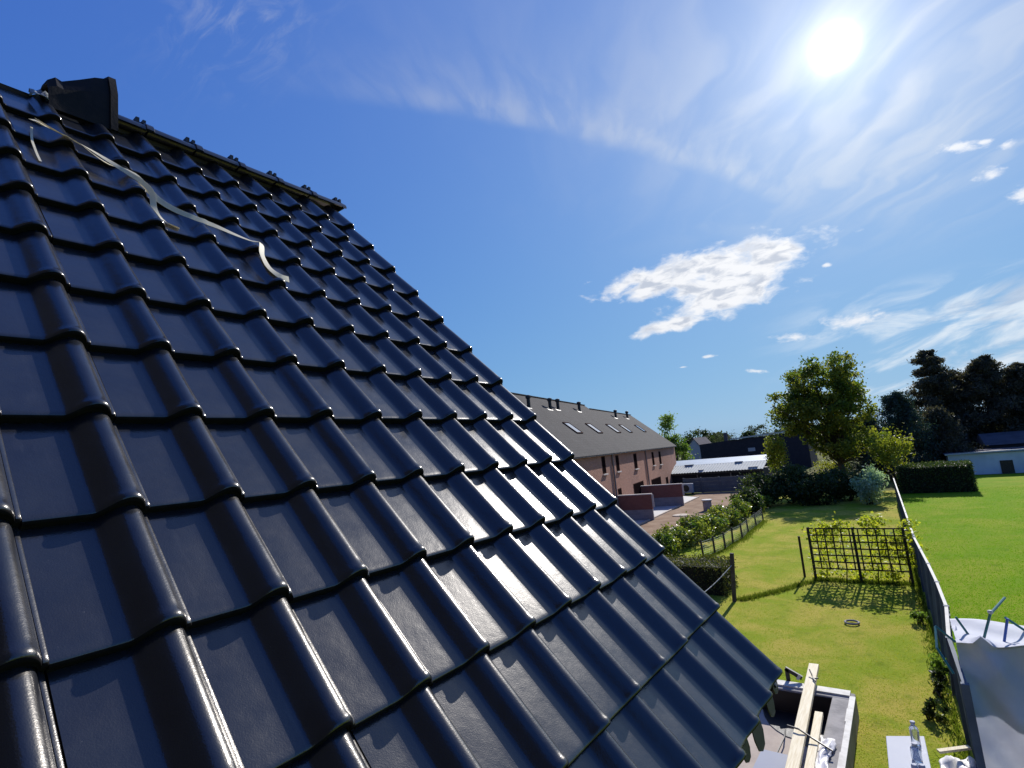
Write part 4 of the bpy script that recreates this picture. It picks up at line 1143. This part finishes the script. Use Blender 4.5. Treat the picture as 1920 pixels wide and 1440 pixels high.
for a_, c_ in (((.40, 10.54, 1.95), (.27, 10.55, 2.24)), ((.20, 10.14, 2.0), (.0, 10.15, 2.20)), ((.10, 9.6, 1.75), (-.03, 9.75, 2.02)), ((.0, 10.15, 2.19), (-.03, 9.75, 2.01))):
    MB().tube([a_, c_], .016, 8).build('tube', 'green_pole', rk2)

# ------------------------------------------------------------------ trees
def tree(name, loc, h, crown_c, crown_r, n, size, m, label, clumps=60, seed=0, trunk=.2, group=None, shell=.45, cr=.26, limbs=14, lobes=None, gaps=None, tb=None):
    g = np.random.default_rng(seed); t = empty(name, loc, label, 'tree', group); L = Vector(loc)
    cc_ = np.array(crown_c)
    if lobes is None: lobes = [(crown_c, crown_r, 1.0)]
    cs = np.concatenate([in_ell(g, max(3, int(clumps * w_)), c, r_, shell) for c, r_, w_ in lobes])
    per = max(8, n // len(cs)); pts = []; tn = []
    rr = np.array(crown_r).mean() * cr
    for c in cs:
        k = g.uniform(.65, 1.3)
        pts.append(c + g.normal(size=(per, 3)) * rr * k * np.array([.75, .75, .5])); tn.append(np.full(per, np.clip(g.normal(.40 if tb is None else tb, .30), 0, 1)))
    pts = np.concatenate(pts); pts[:, 2] = np.maximum(pts[:, 2], loc[2] + .1)
    leaves('crown', pts, size, m, t, seed + 1, tint=np.concatenate(tn), aspect=.7)
    b = MB(); top = Vector(cc_) + Vector((0, 0, crown_r[2] * .55))
    mid = L.lerp(top, .45) + Vector((g.normal(0, .15), g.normal(0, .15), 0))
    b.tube([L, L.lerp(mid, .15), mid, top], [trunk * 1.35, trunk, trunk * .7, trunk * .15], 9)
    for k in range(limbs):
        c = Vector(cs[g.integers(len(cs))]); f = g.uniform(.18, .75); s0 = L.lerp(mid, f * 2) if f < .5 else mid.lerp(top, f * 2 - 1)
        if s0.z > c.z: s0 = L.lerp(top, .22)
        md = s0.lerp(c, .5) + Vector((0, 0, -.12 * (c - s0).length * .6)); b.tube([s0, md, c], [trunk * .38, trunk * .22, trunk * .05], 6)
    b.build('trunk', 'bark', t, smooth=True)
    return t


tree('broadleaf_tree', (-4.27, 55.3, 0), 12, (-5.1, 55, 7.5), (4.2, 3.6, 4.4), 27000, .24, 'leaf_tree', 'tall round crowned broadleaf tree with sky showing through, at the lawn end', 225, 11, .26, cr=.110, limbs=60, shell=.42,
     lobes=[((-4.6, 55, 9.3), (3.4, 3.0, 2.7), .42), ((-5.4, 55, 6.9), (4.1, 3.5, 2.4), .42), ((-7.3, 55, 7.6), (2.0, 2.2, 2.2), .14), ((-4.0, 54.6, 4.4), (3.4, 2.8, 1.7), .22)])
shrub('yellow_shrub', (-.55, 50.5, 0), 1.5, 1.2, 4.5, 2600, .20, 'leaf_yellow', 'bright yellow green shrub reaching out right of the big tree', clumps=18, seed=140, z0=2.0)
shrub('yellow_bush', (-8.9, 51.5, 0), 1.2, 1.0, 5.2, 2300, .20, 'leaf_yellow', 'yellow green bush left of the big tree, before the shed', clumps=16, seed=141, z0=2.2)
shrub('sunlit_bush', (-5.9, 60, 0), 1.9, .9, 2.6, 1300, .2, 'leaf_yellow', 'low sunlit bush glowing below the big tree', clumps=14, seed=142)
shrub('silver_bush', (-2.25, 43.2, 0), 1.25, 1.1, 2.9, 3000, .18, 'leaf_silver', 'silvery green bush in front of the big tree by the fence', clumps=26, seed=143, lean=((0, 0, 1), .45), clr=.22)
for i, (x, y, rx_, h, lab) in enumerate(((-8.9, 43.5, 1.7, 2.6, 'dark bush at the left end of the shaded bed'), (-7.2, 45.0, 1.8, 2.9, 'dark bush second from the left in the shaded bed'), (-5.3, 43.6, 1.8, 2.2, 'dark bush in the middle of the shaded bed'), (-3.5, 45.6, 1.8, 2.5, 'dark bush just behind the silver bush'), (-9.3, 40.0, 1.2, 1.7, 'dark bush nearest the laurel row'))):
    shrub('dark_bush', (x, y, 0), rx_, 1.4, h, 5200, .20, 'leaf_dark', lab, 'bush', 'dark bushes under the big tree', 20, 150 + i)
hr = empty('field_hedge', (1.6, 51, 0), 'dark trimmed hedge at the far end of the field', 'hedge')
g = np.random.default_rng(61)
MB().box(-.35, 3.75, 49.3, 52.7, 0, 1.85).build('light_block_core', 'core', hr)  # dark box added to stop light passing through this hedge
leaves('foliage', box_pts(g, 9000, -.5, 3.9, 49.1, 52.9, 0, 2.0, .2), .14, 'leaf_dark', hr, 6)


def conifer(loc, h, r_, label, seed, m='needle', n=9000, size=.30, group=None, bottom=.12, flat=.35, rag=.55):
    g = np.random.default_rng(seed); t = empty('conifer', loc, label, 'tree', group); L = Vector(loc); b = MB()
    top = L + Vector((g.normal(0, .2), 0, h)); b.tube([L, L.lerp(top, .5), top], [.28, .18, .03], 8); pts = []
    nb = 110
    for k in range(nb):
        f = bottom + (1 - bottom) * (k / nb) ** .9; a_ = g.uniform(0, 2 * np.pi); ln_ = r_ * (1 - f) ** .62 * g.uniform(1 - rag, 1.30) + .35
        s0 = L.lerp(top, f); e_ = s0 + Vector((math.cos(a_) * ln_, math.sin(a_) * ln_, g.uniform(-.10, .35) * ln_)); md = s0.lerp(e_, .55) + Vector((0, 0, -.08 * ln_))
        b.tube([s0, md, e_], [.06, .04, .012], 5); per = n // nb
        u = g.uniform(.15, 1.05, per) ** .8; c0 = np.array(s0) + (np.array(e_) - np.array(s0)) * u[:, None]
        pts.append(c0 + g.normal(size=(per, 3)) * np.array([.34, .34, .34 * flat + .10]) * (.45 + .17 * ln_))
    leaves('crown', np.concatenate(pts), size, m, t, seed + 1, aspect=.35)
    b.build('trunk', 'bark', t, smooth=True)


cg = 'dark conifers behind the white outbuilding'
conifer((3.9, 80, 0), 13.4, 4.6, 'tallest dark conifer, leftmost of the group behind the white outbuilding', 201, n=30000, size=.36, group=cg, bottom=.06)
conifer((8.7, 81, 0), 11.9, 4.4, 'second tallest dark conifer, middle of the group at right', 202, n=28000, size=.36, group=cg, bottom=.06)
conifer((12.4, 82, 0), 10.6, 4.0, 'dark conifer cut off by the right edge of the picture', 203, n=24000, size=.36, group=cg, bottom=.06)
conifer((6.3, 83, 0), 10.6, 4.6, 'broad dark conifer filling the gap between the two tallest ones', 204, n=28000, size=.36, group=cg, bottom=.05)
conifer((.4, 66, 0), 8.2, 2.6, 'blue green spruce between the big tree and the dark conifers', 205, 'needle_blue', 20000, .27, bottom=.03, flat=.7)
conifer((-2.6, 63, 0), 6.0, 2.4, 'lower dark evergreen filling the gap behind the big tree', 206, 'needle_blue', 16000, .27, bottom=.02, flat=.7)
conifer((3.2, 68, 0), 6.2, 2.6, 'low dark evergreen behind the field hedge', 207, 'needle', 16000, .30, bottom=.02, flat=.7)
tree('poplar_tree', (-28.4, 82, 0), 10, (-28.2, 82, 5.2), (1.9, 1.9, 4.0), 6000, .28, 'leaf_light', 'light green tree rising behind the end of the brick terrace', 50, 210, .16, cr=.20, lobes=[((-27.7, 82, 3.6), (1.9, 1.8, 2.9), .6), ((-28.9, 82, 6.9), (1.4, 1.4, 2.8), .4)], tb=.6)
fg = 'trees on the horizon'
FT = [(-33.5, 112, 8.4, 2.6, 'dark_far', 'dark dense tree behind the small gabled house'), (-37.5, 118, 6.6, 2.0, 'far', 'low tree on the horizon right of the terrace roof'), (-30, 150, 8.2, 3.2, 'far', 'round tree on the horizon just left of the barn roof'),
      (-22, 160, 9.0, 4.0, 'far', 'broad pale green tree on the horizon above the barn'), (-27, 170, 6.8, 3.2, 'far', 'small far tree between the two rounder horizon trees'), (-14, 175, 9.2, 4.5, 'far', 'far tree on the horizon partly behind the big tree'),
      (-26.5, 125, 6.9, 1.5, 'dark_far', 'narrow dark conifer shape above the barn roof'), (-45, 170, 8.0, 4.5, 'far', 'far tree seen behind the light green tree'), (24, 120, 10, 5, 'far', 'far tree at the right edge behind the pale house'), (-8, 150, 8.5, 5, 'far', 'far tree hidden low behind the big tree crown'), (-15.5, 120, 7.6, 2.8, 'far', 'grey green tree next to the barn ridge end')]
for i, (x, y, h, r_, k, lab) in enumerate(FT):
    tree('far_tree', (x, y, 0), h, (x, y, h * .60), (r_, r_, h * .40), 2600, .40, 'leaf_far' if k == 'far' else 'leaf_dark', lab, 40, 230 + i, .2, fg, cr=.26, limbs=6)
g = np.random.default_rng(301); n = 26000
a_ = g.uniform(-.75, .75, n); d_ = g.uniform(230, 330, n); hh = (5.0 + 2.2 * np.sin(a_ * 41) + 1.6 * np.sin(a_ * 97 + 1)) * g.uniform(0, 1, n) ** .7
fw = leaves('distant_wood', np.stack([np.sin(a_) * d_, np.cos(a_) * d_, hh + .3], 1), 1.6, 'leaf_far', None, 302, kind='stuff')
tag(fw, 'low far wood along the horizon', 'wood')
